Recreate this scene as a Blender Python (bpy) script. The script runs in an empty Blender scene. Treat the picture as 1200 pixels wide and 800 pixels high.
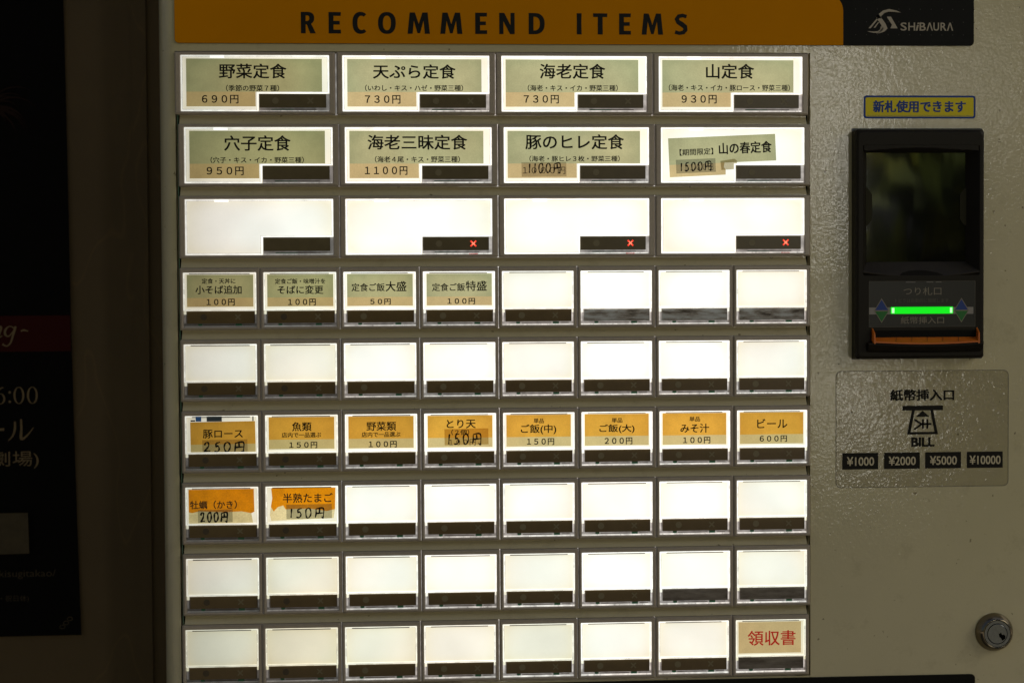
import bpy, math, random
from mathutils import Vector, Matrix
random.seed(7)

# ------------------------------------------------------------------ camera, light, exposure
# Machine coordinates, in millimetres: X to the right along the front, Y down it, D into it (towards the wall).
MM = 0.001
ZTOP = 1.35


def W(X, Y, D=0.0):
    return Vector((X * MM, D * MM, ZTOP - Y * MM))


S = bpy.context.scene
C = S.collection
EXP = 0.0
S.view_settings.view_transform = 'Standard'
S.view_settings.look = 'None'
S.view_settings.gamma = 1.0
S.view_settings.exposure = EXP
LIT = 2.0 ** -EXP          # a lamp of level 1 just reaches white at this exposure


def camera():
    a, b, c = 0.0289, -0.0635, -0.0056
    Rx = Matrix.Rotation(a, 3, 'X'); Ry = Matrix.Rotation(b, 3, 'Y'); Rz = Matrix.Rotation(c, 3, 'Z')
    R = Rz @ Rx @ Ry                       # rows: right, down, forward in (X, Y, D)
    conv = lambda v: Vector((v[0], v[2], -v[1]))
    right, down, fwd = conv(R[0]), conv(R[1]), conv(R[2])
    cam = bpy.data.cameras.new('camera')
    cam.sensor_width = 36.0
    cam.lens = 60.0
    cam.clip_start = 0.02
    cam.clip_end = 200
    cam.dof.use_dof = True
    cam.dof.focus_distance = 1.235
    cam.dof.aperture_fstop = 9.0
    o = bpy.data.objects.new('camera', cam)
    C.objects.link(o)
    m = Matrix((right, -down, -fwd)).transposed().to_4x4()
    m.translation = W(159.43, 171.93, -1229.6)
    o.matrix_world = m
    S.camera = o


camera()

SUN_EL, SUN_AZ = 52.0, 200.0
w = bpy.data.worlds.new('World')
S.world = w
w.use_nodes = True
nt = w.node_tree
sky = nt.nodes.new('ShaderNodeTexSky')
sky.sky_type = 'NISHITA'
sky.sun_disc = False
sky.sun_elevation = math.radians(SUN_EL)
sky.sun_rotation = math.radians(20.0)       # the sun stands behind the building, so the machine is in its shade
sky.air_density = 1.0
sky.dust_density = 6.0
sky.ozone_density = 0.4
nt.links.new(sky.outputs[0], nt.nodes['Background'].inputs[0])
nt.nodes['Background'].inputs[1].default_value = 0.055

sd = bpy.data.lights.new('sun', 'SUN')
sd.energy = 3.2
sd.angle = math.radians(0.5)
sd.color = (1.0, 0.93, 0.82)
so = bpy.data.objects.new('sun', sd)
C.objects.link(so)
az = math.radians(20.0)
el = math.radians(SUN_EL)
to_sun = Vector((math.sin(az) * math.cos(el), math.cos(az) * math.cos(el), math.sin(el)))
so.rotation_euler = to_sun.to_track_quat('Z', 'Y').to_euler()
so.location = (0, 0, 5)


def area(name, loc, target, sx, sy, power, col):
    a = bpy.data.lights.new(name, 'AREA')
    a.shape = 'RECTANGLE'; a.size = sx; a.size_y = sy
    a.energy = power; a.color = col
    o = bpy.data.objects.new(name, a)
    C.objects.link(o)
    o.location = loc
    o.rotation_euler = (Vector(target) - Vector(loc)).to_track_quat('-Z', 'Y').to_euler()


area('added_fill_light', (2.7, -1.5, 2.3), (0.4, 0, 1.15), 1.5, 1.2, 13.0, (1.0, 0.91, 0.72))  # added soft fill from the upper right; no real lamp hangs there
area('added_glint_light', (1.76, -5.2, 1.85), (0.47, 0, 1.2), 0.20, 1.0, 6.0, (1.0, 0.96, 0.86))  # added behind the camera to put glints on the enamel
area('added_low_glint_light', (1.80, -5.2, 0.78), (0.47, 0, 1.2), 0.30, 0.30, 1.7, (1.0, 0.95, 0.82))  # added too, for low glints on enamel and sticker film
area('added_far_glint_light', (2.36, -5.2, 1.92), (0.47, 0, 1.2), 0.18, 0.26, 0.9, (1.0, 0.95, 0.82))  # added too, for glints further right


# ------------------------------------------------------------------ material helpers
def mat(name):
    m = bpy.data.materials.new(name)
    m.use_nodes = True
    return m, m.node_tree, m.node_tree.nodes['Principled BSDF']


def node(t, kind, **kw):
    n = t.nodes.new(kind)
    for k, v in kw.items():
        setattr(n, k, v)
    return n


def noise(t, scale, detail=2.0, rough=0.5, stretch=None):
    n = node(t, 'ShaderNodeTexNoise')
    n.inputs['Scale'].default_value = scale
    n.inputs['Detail'].default_value = detail
    n.inputs['Roughness'].default_value = rough
    g = node(t, 'ShaderNodeNewGeometry')
    if stretch:
        mp = node(t, 'ShaderNodeMapping')
        mp.inputs['Scale'].default_value = stretch
        t.links.new(g.outputs['Position'], mp.inputs[0])
        t.links.new(mp.outputs[0], n.inputs['Vector'])
    else:
        t.links.new(g.outputs['Position'], n.inputs['Vector'])
    return n.outputs['Fac']


def ramp(t, fac, stops):
    r = node(t, 'ShaderNodeValToRGB')
    e = r.color_ramp.elements
    while len(e) < len(stops):
        e.new(0.5)
    for i, (p, c) in enumerate(stops):
        e[i].position = p
        e[i].color = (c[0], c[1], c[2], 1)
    t.links.new(fac, r.inputs[0])
    return r.outputs[0]


def bump(t, b, fac, strength, dist):
    n = node(t, 'ShaderNodeBump')
    n.inputs['Strength'].default_value = strength
    n.inputs['Distance'].default_value = dist
    t.links.new(fac, n.inputs['Height'])
    t.links.new(n.outputs[0], b.inputs['Normal'])
    return n


def plain(name, col, rough=0.5, metal=0.0, vary=0.0, scale=60.0, bumps=None, spec=None, coat=0.0):
    m, t, b = mat(name)
    b.inputs['Base Color'].default_value = (*col, 1)
    b.inputs['Roughness'].default_value = rough
    b.inputs['Metallic'].default_value = metal
    if spec is not None:
        b.inputs['Specular IOR Level'].default_value = spec
    if coat:
        b.inputs['Coat Weight'].default_value = coat
        b.inputs['Coat Roughness'].default_value = 0.08
    if vary:
        f = noise(t, scale, 4.0, 0.6)
        lo = tuple(c * (1 - vary) for c in col); hi = tuple(min(1, c * (1 + vary)) for c in col)
        t.links.new(ramp(t, f, [(0.3, lo), (0.7, hi)]), b.inputs['Base Color'])
        r = node(t, 'ShaderNodeMapRange')
        r.inputs[1].default_value = 0.3; r.inputs[2].default_value = 0.7
        r.inputs[3].default_value = max(0.02, rough * (1 - vary)); r.inputs[4].default_value = min(1, rough * (1 + vary))
        t.links.new(f, r.inputs[0]); t.links.new(r.outputs[0], b.inputs['Roughness'])
    if bumps:
        bump(t, b, noise(t, bumps[0], 2.0), bumps[1], bumps[2])
    return m


def mathn(t, op, a, b2=None):
    n = node(t, 'ShaderNodeMath', operation=op)
    for i, v in enumerate((a, b2)):
        if v is None:
            continue
        if isinstance(v, (int, float)):
            n.inputs[i].default_value = v
        else:
            t.links.new(v, n.inputs[i])
    return n.outputs[0]


def lamp_material(name, col, gain=1.0, grain=0.0, warm=0.0, blotch=0.05, rough=0.45, bscale=24.0, streaks=False, cold=False, edge=None):
    """Light coming through plastic or paper, put in as emission; each lamp's own level is the property lamp_level of its object."""
    m, t, b = mat(name)
    b.inputs['Base Color'].default_value = (*[min(0.8, c * 0.16) for c in col], 1)
    b.inputs['Roughness'].default_value = rough
    at = node(t, 'ShaderNodeAttribute', attribute_type='OBJECT', attribute_name='lamp_level')
    big = noise(t, bscale, 1.0)
    mr = node(t, 'ShaderNodeMapRange')
    mr.inputs[1].default_value = 0.3; mr.inputs[2].default_value = 0.7
    mr.inputs[3].default_value = 1 - blotch; mr.inputs[4].default_value = 1 + blotch
    t.links.new(big, mr.inputs[0])
    lev = mathn(t, 'MULTIPLY', at.outputs['Fac'], mr.outputs[0])
    if grain:
        f = noise(t, 900.0, 3.0, 0.7)
        g = node(t, 'ShaderNodeMapRange')
        g.inputs[1].default_value = 0.3; g.inputs[2].default_value = 0.7
        g.inputs[3].default_value = 1 - grain; g.inputs[4].default_value = 1 + grain
        t.links.new(f, g.inputs[0])
        lev = mathn(t, 'MULTIPLY', lev, g.outputs[0])
        f = noise(t, 140.0, 3.0, 0.6, (1, 1, 1))
        g = node(t, 'ShaderNodeMapRange')
        g.inputs[1].default_value = 0.3; g.inputs[2].default_value = 0.7
        g.inputs[3].default_value = 1 - grain * 0.8; g.inputs[4].default_value = 1 + grain * 0.8
        t.links.new(f, g.inputs[0])
        lev = mathn(t, 'MULTIPLY', lev, g.outputs[0])
    if streaks:
        f = noise(t, 1.0, 3.0, 0.7, (520, 520, 150))
        g = node(t, 'ShaderNodeMapRange')
        g.inputs[1].default_value = 0.36; g.inputs[2].default_value = 0.46
        g.inputs[3].default_value = 0.62; g.inputs[4].default_value = 1.0
        t.links.new(f, g.inputs[0])
        lev = mathn(t, 'MULTIPLY', lev, g.outputs[0])
    if edge:                                # falloff painted into the emission: panels and cards dimmer, tinted along the rim
        tc = node(t, 'ShaderNodeTexCoord')
        sp_ = node(t, 'ShaderNodeSeparateXYZ')
        t.links.new(tc.outputs['Generated'], sp_.inputs[0])
        ex = mathn(t, 'ABSOLUTE', mathn(t, 'SUBTRACT', sp_.outputs[0], 0.5))
        ez = mathn(t, 'ABSOLUTE', mathn(t, 'SUBTRACT', sp_.outputs[2], 0.5))
        em = mathn(t, 'ADD', mathn(t, 'POWER', mathn(t, 'MULTIPLY', ex, 2.0), 5.0), mathn(t, 'POWER', mathn(t, 'MULTIPLY', ez, 2.0), 4.0))
        rim_c = ramp(t, em, [(0.0, (1, 1, 1)), (1.0, edge)])
    if not cold:                            # fade towards the tubes' left ends, painted into the emission
        g = node(t, 'ShaderNodeNewGeometry')
        sx = node(t, 'ShaderNodeSeparateXYZ')
        t.links.new(g.outputs['Position'], sx.inputs[0])
        e = node(t, 'ShaderNodeMapRange', interpolation_type='SMOOTHSTEP')
        e.inputs[1].default_value = -0.01; e.inputs[2].default_value = 0.10
        e.inputs[3].default_value = 0.62; e.inputs[4].default_value = 1.0
        t.links.new(sx.outputs[0], e.inputs[0])
        lev = mathn(t, 'MULTIPLY', lev, e.outputs[0])
    lev = mathn(t, 'MULTIPLY', lev, gain * LIT)
    # dim tubes burn yellower and greener than full ones
    tint = ramp(t, at.outputs['Fac'], [(0.5, col if cold else tuple(a * b3 for a, b3 in zip(col, (1.0, 0.96, 0.66)))), (0.98, col)])
    wm = noise(t, 17.0, 0.0)
    tw = ramp(t, wm, [(0.36, (0.955, 1.0, 0.98) if col[0] < 0.5 else (0.965, 1.0, 0.98)), (0.62, (1.0, 0.97, 0.93))])
    mx = node(t, 'ShaderNodeMix', data_type='RGBA', blend_type='MULTIPLY')
    mx.inputs[0].default_value = 1.0
    t.links.new(tint, mx.inputs[6]); t.links.new(tw, mx.inputs[7])
    if edge:
        m3 = node(t, 'ShaderNodeMix', data_type='RGBA', blend_type='MULTIPLY'); m3.inputs[0].default_value = 1.0
        t.links.new(mx.outputs[2], m3.inputs[6]); t.links.new(rim_c, m3.inputs[7])
        mx = m3
    t.links.new(mx.outputs[2], b.inputs['Emission Color'])
    t.links.new(lev, b.inputs['Emission Strength'])
    return m


def paint(name, col, rough=0.3, fine=0.0):
    """Sprayed enamel with orange peel."""
    m, t, b = mat(name)
    f = noise(t, 9.0, 4.0, 0.6)
    lo = tuple(c * 0.95 for c in col); hi = tuple(c * 1.04 for c in col)
    base = ramp(t, f, [(0.3, lo), (0.7, hi)])
    # small grey specks and rubbed grime
    sp = noise(t, 230.0, 2.0, 0.5)
    k = ramp(t, sp, [(0.235, (0.45, 0.42, 0.38)), (0.27, (1, 1, 1))])
    gr = noise(t, 38.0, 6.0, 0.75)
    k2 = ramp(t, gr, [(0.30, (0.86, 0.85, 0.83)), (0.45, (1, 1, 1))])
    mx = node(t, 'ShaderNodeMix', data_type='RGBA', blend_type='MULTIPLY'); mx.inputs[0].default_value = 1
    t.links.new(base, mx.inputs[6]); t.links.new(k, mx.inputs[7])
    m2 = node(t, 'ShaderNodeMix', data_type='RGBA', blend_type='MULTIPLY'); m2.inputs[0].default_value = 1
    t.links.new(mx.outputs[2], m2.inputs[6]); t.links.new(k2, m2.inputs[7])
    t.links.new(m2.outputs[2], b.inputs['Base Color'])
    b.inputs['Roughness'].default_value = rough
    h = mathn(t, 'ADD', mathn(t, 'MULTIPLY', noise(t, 520.0, 1.5, 0.5), 1.0), mathn(t, 'MULTIPLY', noise(t, 170.0, 1.0, 0.5), 0.9))
    bump(t, b, h, 1.0, 0.0001)
    b.inputs['Coat Weight'].default_value = 0.8
    b.inputs['Coat Roughness'].default_value = 0.09
    bn = [n for n in t.nodes if n.type == 'BUMP'][0]
    t.links.new(bn.outputs[0], b.inputs['Coat Normal'])
    return m


def clear(name, tint, transp=0.8, rough=0.1):
    """Clear plastic film: mostly see-through, with a gloss."""
    m = bpy.data.materials.new(name)
    m.use_nodes = True
    t = m.node_tree
    b = t.nodes['Principled BSDF']
    b.inputs['Base Color'].default_value = (*tint, 1)
    b.inputs['Roughness'].default_value = rough
    tr = node(t, 'ShaderNodeBsdfTransparent')
    tr.inputs[0].default_value = (*[min(1, c * 1.0) for c in (0.97, 0.97, 0.95)], 1)
    mx = node(t, 'ShaderNodeMixShader')
    mx.inputs[0].default_value = transp
    t.links.new(b.outputs[0], mx.inputs[1])
    t.links.new(tr.outputs[0], mx.inputs[2])
    t.links.new(mx.outputs[0], t.nodes['Material Output'].inputs[0])
    return m, t, b


def glow(name, col, strength, base=(0.1, 0.1, 0.1)):
    m, t, b = mat(name)
    b.inputs['Base Color'].default_value = (*base, 1)
    b.inputs['Emission Color'].default_value = (*col, 1)
    b.inputs['Emission Strength'].default_value = strength * LIT
    return m


CREAM = (0.56, 0.50, 0.315)
M = {
    'cream': paint('cream_enamel', CREAM, 0.34),
    'rail': paint('cream_enamel_rail', (0.60, 0.535, 0.35), 0.34),
    'frame': plain('grey_plastic', (0.41, 0.35, 0.28), 0.3, vary=0.06, scale=300, bumps=(1500, 0.15, 0.0001)),
    'lamp': lamp_material('opal_plastic', (1.0, 0.985, 0.92), 1.05, grain=0.015, blotch=0.075, edge=(0.93, 0.88, 0.76)),
    'rim': lamp_material('edge_lit_plastic', (1.0, 0.985, 0.94), 1.28, blotch=0.10, bscale=130.0, rough=0.15),  # clear rim is no lamp; its edge glow is set as emission
    'rim_line': lamp_material('glowing_plastic_edge', (0.62, 0.585, 0.51), 1.0, blotch=0.25, bscale=160.0, streaks=True, rough=0.2),  # light and dark along the cover lines painted as streaky emission
    'lip': lamp_material('glowing_lip_plastic', (1.0, 0.95, 0.9), 1.0, blotch=0.3, bscale=200.0, streaks=True, cold=True, rough=0.2),  # bright lower edge of the cover painted as emission
    'slot': plain('slot_shade', (0.42, 0.36, 0.28), 0.4),
    'groove': plain('dark_groove', (0.10, 0.075, 0.06), 0.4),
    'lower': lamp_material('glowing_plastic', (1.0, 0.92, 0.88), 1.0, cold=True, blotch=0.3, bscale=260.0, rough=0.3),  # glow of the unlit foot and legs painted as emission; lamp board shares it
    'strip': plain('smoked_plastic', (0.125, 0.083, 0.036), 0.30, vary=0.08, scale=120, bumps=(160, 0.1, 0.0004), spec=0.35),
    'strip_worn': None,
    'wide_strip': plain('wide_smoked_plastic', (0.125, 0.098, 0.052), 0.30, vary=0.08, scale=120, spec=0.35),
    'mark': plain('unlit_mark', (0.175, 0.145, 0.08), 0.45),
    'dark_mark': plain('unlit_dark_mark', (0.06, 0.042, 0.022), 0.5),
    'green_bit': plain('green_circuit', (0.015, 0.12, 0.055), 0.4),
    'sage': lamp_material('sage_paper', (0.445, 0.418, 0.228), 1.0, grain=0.08, blotch=0.10, edge=(0.80, 0.85, 0.84), rough=0.6),
    'sand': lamp_material('sand_paper', (0.56, 0.42, 0.205), 1.0, grain=0.08, blotch=0.08, rough=0.6),
    'amber': lamp_material('amber_paper', (0.70, 0.365, 0.045), 1.0, grain=0.09, blotch=0.07, edge=(0.86, 0.84, 0.8), rough=0.6),
    'oat': lamp_material('oat_paper', (0.59, 0.47, 0.21), 1.0, grain=0.08, blotch=0.06, rough=0.6),
    'rust': lamp_material('rust_paper', (0.78, 0.27, 0.0), 1.0, grain=0.18, blotch=0.10, rough=0.6),
    'torn': lamp_material('torn_paper', (0.86, 0.72, 0.40), 1.0, grain=0.16, blotch=0.08, rough=0.7),
    'kraft': lamp_material('kraft_paper', (0.57, 0.43, 0.22), 1.0, grain=0.07, blotch=0.03, rough=0.6),
    'ink': plain('black_print', (0.008, 0.008, 0.007), 0.5, spec=0.2),
    'thin_ink': plain('fine_black_print', (0.012, 0.011, 0.008), 0.5, spec=0.2),
    'faded_ink': plain('faded_print', (0.16, 0.12, 0.07), 0.6),
    'brown_ink': plain('felt_pen', (0.025, 0.010, 0.004), 0.5, spec=0.2),
    'red_ink': lamp_material('red_print', (0.36, 0.014, 0.006), 1.0, cold=True, rough=0.6),
    'board': glow('lamp_board', (1.0, 0.97, 0.9), 1.2),
    'red_lamp': glow('red_lamp', (1.0, 0.035, 0.012), 1.3),
    'red_core': glow('red_lamp_core', (1.0, 0.33, 0.18), 1.2),
    'red_dim': glow('red_spill_paint', (0.8, 0.03, 0.015), 0.6),
    'header': plain('amber_panel', (0.60, 0.225, 0.0), 0.5, vary=0.04, scale=12, spec=0.03),
    'black_panel': plain('black_panel', (0.005, 0.005, 0.0045), 0.4, vary=0.1, scale=40, spec=0.12),
    'dot': plain('black_dot', (0.03, 0.028, 0.02), 0.5),
    'logo': plain('silver_print', (0.36, 0.31, 0.235), 0.4),
    'black': plain('black_plastic', (0.013, 0.0105, 0.007), 0.42, vary=0.1, scale=300, bumps=(2200, 0.2, 0.0001), spec=0.16),
    'black_matt': plain('matt_black', (0.006, 0.006, 0.005), 0.7, spec=0.1),
    'plate': plain('print_plate', (0.018, 0.017, 0.013), 0.3, spec=0.3),
    'grey_print': plain('grey_print', (0.22, 0.19, 0.14), 0.5),
    'dim_print': plain('dim_print', (0.085, 0.075, 0.055), 0.5),
    'bar_print': plain('bar_print', (0.26, 0.24, 0.22), 0.5),
    'blue_print': plain('blue_print', (0.003, 0.035, 0.22), 0.5),
    'green_print': plain('green_print', (0.003, 0.15, 0.018), 0.5),
    'green_lamp': glow('green_lamp', (0.0, 1.0, 0.012), 0.85, (0.0, 0.02, 0.0)),
    'green_core': glow('green_lamp_end', (0.45, 1.0, 0.45), 1.3),
    'orange': plain('orange_plastic', (0.60, 0.14, 0.008), 0.38, vary=0.08, scale=200),
    'yellow': plain('yellow_sticker', (0.72, 0.59, 0.006), 0.4, spec=0.3),
    'navy': plain('blue_sticker_print', (0.002, 0.04, 0.25), 0.4, spec=0.3),
    'tag': plain('black_sticker_print', (0.010, 0.009, 0.007), 0.45, vary=0.3, scale=260, spec=0.15),
    'steel': plain('chromed_steel', (0.24, 0.205, 0.15), 0.14, metal=1.0, vary=0.1, scale=300),
    'plug': plain('lock_plug', (0.16, 0.175, 0.19), 0.2, metal=1.0, vary=0.15, scale=400),
    'hole': plain('keyway_black', (0.003, 0.003, 0.003), 0.8, spec=0.0),
    'poster': plain('black_poster', (0.004, 0.0035, 0.003), 0.75, spec=0.08),
    'band': plain('maroon_print', (0.045, 0.006, 0.005), 0.75, spec=0.08),
    'poster_ink': plain('tan_print', (0.22, 0.155, 0.08), 0.7, spec=0.1),
    'poster_dim': plain('dim_tan_print', (0.07, 0.052, 0.03), 0.7, spec=0.1),
    'poster_brown': plain('brown_print', (0.022, 0.010, 0.006), 0.7, spec=0.1),
    'blue_bit': plain('blue_scrap', (0.05, 0.2, 0.6), 0.4),
}


def worn():
    m, t, b = mat('scuffed_smoked_plastic')
    f = noise(t, 1.0, 5.0, 0.65, (60, 60, 260))
    t.links.new(ramp(t, f, [(0.34, (0.07, 0.055, 0.04)), (0.46, (0.30, 0.27, 0.24)), (0.60, (0.52, 0.54, 0.55))]), b.inputs['Base Color'])
    b.inputs['Roughness'].default_value = 0.6
    return m


M['strip_worn'] = worn()


def half_worn():
    m, t, b = mat('hazy_smoked_plastic')
    f = noise(t, 1.0, 5.0, 0.65, (50, 50, 200))
    t.links.new(ramp(t, f, [(0.35, (0.09, 0.07, 0.055)), (0.7, (0.24, 0.21, 0.18))]), b.inputs['Base Color'])
    b.inputs['Roughness'].default_value = 0.5
    return m


M['strip_hazy'] = half_worn()


# ------------------------------------------------------------------ mesh helpers
class MB:
    """Collects polygons in machine millimetres (X, Y, D)."""

    def __init__(self):
        self.v, self.f, self.mi = [], [], []

    def add(self, vs, fs, mi=0):
        n = len(self.v)
        self.v += [tuple(p) for p in vs]
        self.f += [tuple(n + i for i in q) for q in fs]
        self.mi += [mi] * len(fs)

    def box(self, x0, y0, x1, y1, d0, d1, mi=0):
        vs = [(x, y, d) for d in (d0, d1) for y in (y0, y1) for x in (x0, x1)]
        self.add(vs, [(0, 1, 3, 2), (4, 6, 7, 5), (0, 4, 5, 1), (2, 3, 7, 6), (0, 2, 6, 4), (1, 5, 7, 3)], mi)

    def poly(self, pts, d, mi=0, thick=0.0):
        """A flat outline at depth d; with thick, an extruded one whose front is at d."""
        n = len(pts)
        self.add([(x, y, d) for x, y in pts], [tuple(range(n))], mi)
        if thick:
            k = len(self.v)
            self.v += [(x, y, d) for x, y in pts] + [(x, y, d + thick) for x, y in pts]
            for i in range(n):
                j = (i + 1) % n
                self.f.append((k + i, k + j, k + n + j, k + n + i)); self.mi.append(mi)

    def loops(self, rings, mi=0, cap_end=False, cap_start=False):
        n = len(rings[0])
        k = len(self.v)
        for r in rings:
            self.v += [tuple(p) for p in r]
        for a in range(len(rings) - 1):
            for i in range(n):
                j = (i + 1) % n
                self.f.append((k + a * n + i, k + a * n + j, k + (a + 1) * n + j, k + (a + 1) * n + i)); self.mi.append(mi)
        if cap_start:
            self.f.append(tuple(k + i for i in range(n))); self.mi.append(mi)
        if cap_end:
            b = k + (len(rings) - 1) * n
            self.f.append(tuple(b + i for i in range(n))); self.mi.append(mi)

    def mesh(self, name, origin=(0, 0, 0)):
        me = bpy.data.meshes.new(name)
        ox, oy, od = origin
        me.from_pydata([((x - ox) * MM, (d - od) * MM, -(y - oy) * MM) for x, y, d in self.v], [], self.f)
        import bmesh
        bm = bmesh.new(); bm.from_mesh(me)
        bmesh.ops.recalc_face_normals(bm, faces=bm.faces)
        bm.to_mesh(me); bm.free()
        return me


def rrect(x0, y0, x1, y1, r, d, seg=3):
    pts = []
    r = max(r, 0.001)
    for cx, cy, a0 in ((x1 - r, y0 + r, -90), (x1 - r, y1 - r, 0), (x0 + r, y1 - r, 90), (x0 + r, y0 + r, 180)):
        for i in range(seg + 1):
            a = math.radians(a0 + 90 * i / seg)
            pts.append((cx + r * math.cos(a), cy + r * math.sin(a), d))
    return pts


ORG = {}


def put(name, me, mats, parent=None, at=(0, 0, 0), smooth=False, level=None):
    """Link mesh data (built round its own origin) at the machine point at, as a child of parent."""
    if not isinstance(mats, (list, tuple)):
        mats = [mats]
    if not me.materials:
        for m in mats:
            me.materials.append(m)
        if smooth:
            for p in me.polygons:
                p.use_smooth = True
    o = bpy.data.objects.new(name, me)
    C.objects.link(o)
    if parent is None:
        o.location = W(*at)
    else:
        o.parent = parent
        o.location = W(*at) - W(*ORG[parent.name])
    ORG[o.name] = at
    if level is not None:
        o['lamp_level'] = float(level)
    return o


def part(name, mb, mats, parent=None, at=None, smooth=False, level=None):
    """A mesh whose corners were given in absolute machine millimetres."""
    if at is None:
        at = ORG[parent.name] if parent is not None else (0, 0, 0)
    me = mb.mesh(name, at)
    if any(mb.mi):
        for p, k in zip(me.polygons, mb.mi):
            p.material_index = k
    return put(name, me, mats, parent, at, smooth, level)


def thing(name, label, cat, at, group=None):
    o = bpy.data.objects.new(name, None)
    C.objects.link(o)
    o.location = W(*at)
    o.empty_display_size = 0.05
    ORG[o.name] = at
    o['label'] = label
    o['category'] = cat
    if group:
        o['group'] = group
    return o


# ------------------------------------------------------------------ lettering
_cache = {}


def glyphs(text, bold=0.0):
    """Outline of a line of print as triangles in font units, with its bounding box."""
    key = (text, bold)
    if key in _cache:
        return _cache[key]
    cu = bpy.data.curves.new('line', 'FONT')
    cu.body = text
    cu.size = 1.0
    cu.offset = bold
    cu.resolution_u = 3
    o = bpy.data.objects.new('line', cu)
    C.objects.link(o)
    dg = bpy.context.evaluated_depsgraph_get()
    me = bpy.data.meshes.new_from_object(o.evaluated_get(dg), depsgraph=dg)
    vs = [(v.co.x, v.co.y) for v in me.vertices]
    fs = [tuple(p.vertices) for p in me.polygons]
    bpy.data.objects.remove(o); bpy.data.curves.remove(cu); bpy.data.meshes.remove(me)
    xs = [a for a, b in vs]; ys = [b for a, b in vs]
    _cache[key] = (vs, fs, (min(xs), min(ys), max(xs), max(ys)))
    return _cache[key]


def write(mb, text, cx, cy, w_, h_, d, bold=0.0, mi=0, tilt=0.0, skew=0.0):
    """Fit a line of print into a box centred on cx, cy (millimetres)."""
    vs, fs, (a, b, c, e) = glyphs(text)
    if bold:
        for k, (ox, oy) in enumerate(((-1, -0.7), (1, 0.7), (-1, 0.7), (1, -0.7), (0, 0), (-1, 0), (1, 0), (0, 0.7), (0, -0.7)) if bold > 0.18 else ((-1, -0.7), (1, 0.7), (-1, 0.7), (1, -0.7))):
            write(mb, text, cx + ox * bold, cy + oy * bold, w_ - 2 * bold, h_ - 1.4 * bold, d - 0.003 * k, 0.0, mi, tilt, skew)
        return
    sx = w_ / (c - a); sy = h_ / (e - b)
    ct, st = math.cos(tilt), math.sin(tilt)
    out = []
    for x, y in vs:
        u = (x - (a + c) / 2) * sx
        v = -(y - (b + e) / 2) * sy
        u -= v * skew
        out.append((cx + u * ct + v * st, cy - u * st + v * ct, d))
    mb.add(out, fs, mi)


PEN = {
    '0': [[(0.5, 1.0), (0.2, 0.85), (0.1, 0.45), (0.25, 0.06), (0.55, 0.0), (0.85, 0.3), (0.9, 0.7), (0.7, 0.97), (0.42, 0.98)]],
    '1': [[(0.60, 1.0), (0.52, 0.5), (0.45, 0.0)]],
    '2': [[(0.12, 0.72), (0.3, 0.96), (0.62, 0.95), (0.72, 0.7), (0.5, 0.38), (0.05, 0.04), (0.4, 0.08), (0.95, 0.05)]],
    '5': [[(0.38, 0.95), (0.3, 0.52), (0.55, 0.6), (0.78, 0.42), (0.72, 0.14), (0.42, -0.02), (0.1, 0.06)], [(0.36, 0.95), (0.92, 0.99)]],
    '円': [[(0.14, 0.95), (0.12, 0.4), (0.05, -0.02)], [(0.14, 0.95), (0.9, 0.98), (0.9, 0.1), (0.84, -0.05), (0.7, 0.06)],
          [(0.5, 0.95), (0.5, 0.46)], [(0.15, 0.47), (0.88, 0.5)]],
}


def handwrite(mb, text, cx, cy, w_, h_, d, pen=0.8, tilt=0.0):
    rnd = random.Random(text + str(cx))
    adv = {'1': 0.62, '円': 1.25}
    tot = sum(adv.get(c, 0.85) for c in text)
    x = 0.0
    ct, st = math.cos(tilt), math.sin(tilt)
    k = 0
    for ch in text:
        a = adv.get(ch, 0.85)
        gw = a * 0.70 / tot * w_
        for line in PEN[ch]:
            pts = []
            for u, v in line:
                u += rnd.uniform(-0.03, 0.03); v += rnd.uniform(-0.03, 0.03)
                px = -w_ / 2 + x / tot * w_ + u * gw + 0.08 * gw
                py = h_ / 2 - v * h_ * (0.95 + 0.05 * math.sin(len(pts)))
                pts.append((px * ct + py * st, -px * st + py * ct))
            # smooth the stroke a little
            fine = []
            for i in range(len(pts) - 1):
                p0 = pts[max(i - 1, 0)]; p1 = pts[i]; p2 = pts[i + 1]; p3 = pts[min(i + 2, len(pts) - 1)]
                for s in range(4):
                    t = s / 4
                    fine.append(tuple(0.5 * ((2 * p1[j]) + (-p0[j] + p2[j]) * t + (2 * p0[j] - 5 * p1[j] + 4 * p2[j] - p3[j]) * t * t + (-p0[j] + 3 * p1[j] - 3 * p2[j] + p3[j]) * t ** 3) for j in (0, 1)))
            fine.append(pts[-1])
            L, R_ = [], []
            for i, p in enumerate(fine):
                q = fine[min(i + 1, len(fine) - 1)]; r = fine[max(i - 1, 0)]
                dx, dy = q[0] - r[0], q[1] - r[1]
                n = math.hypot(dx, dy) or 1
                hw = pen / 2 * (0.85 + 0.25 * math.sin(i * 0.9 + k))
                L.append((cx + p[0] - dy / n * hw, cy + p[1] + dx / n * hw, d))
                R_.append((cx + p[0] + dy / n * hw, cy + p[1] - dx / n * hw, d))
            dd = d - 0.004 * k
            k += 1
            vs = [(a_[0], a_[1], dd) for a_ in L] + [(a_[0], a_[1], dd) for a_ in R_]
            m_ = len(L)
            mb.add(vs, [(i, i + 1, m_ + i + 1, m_ + i) for i in range(m_ - 1)])
        x += a


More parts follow.
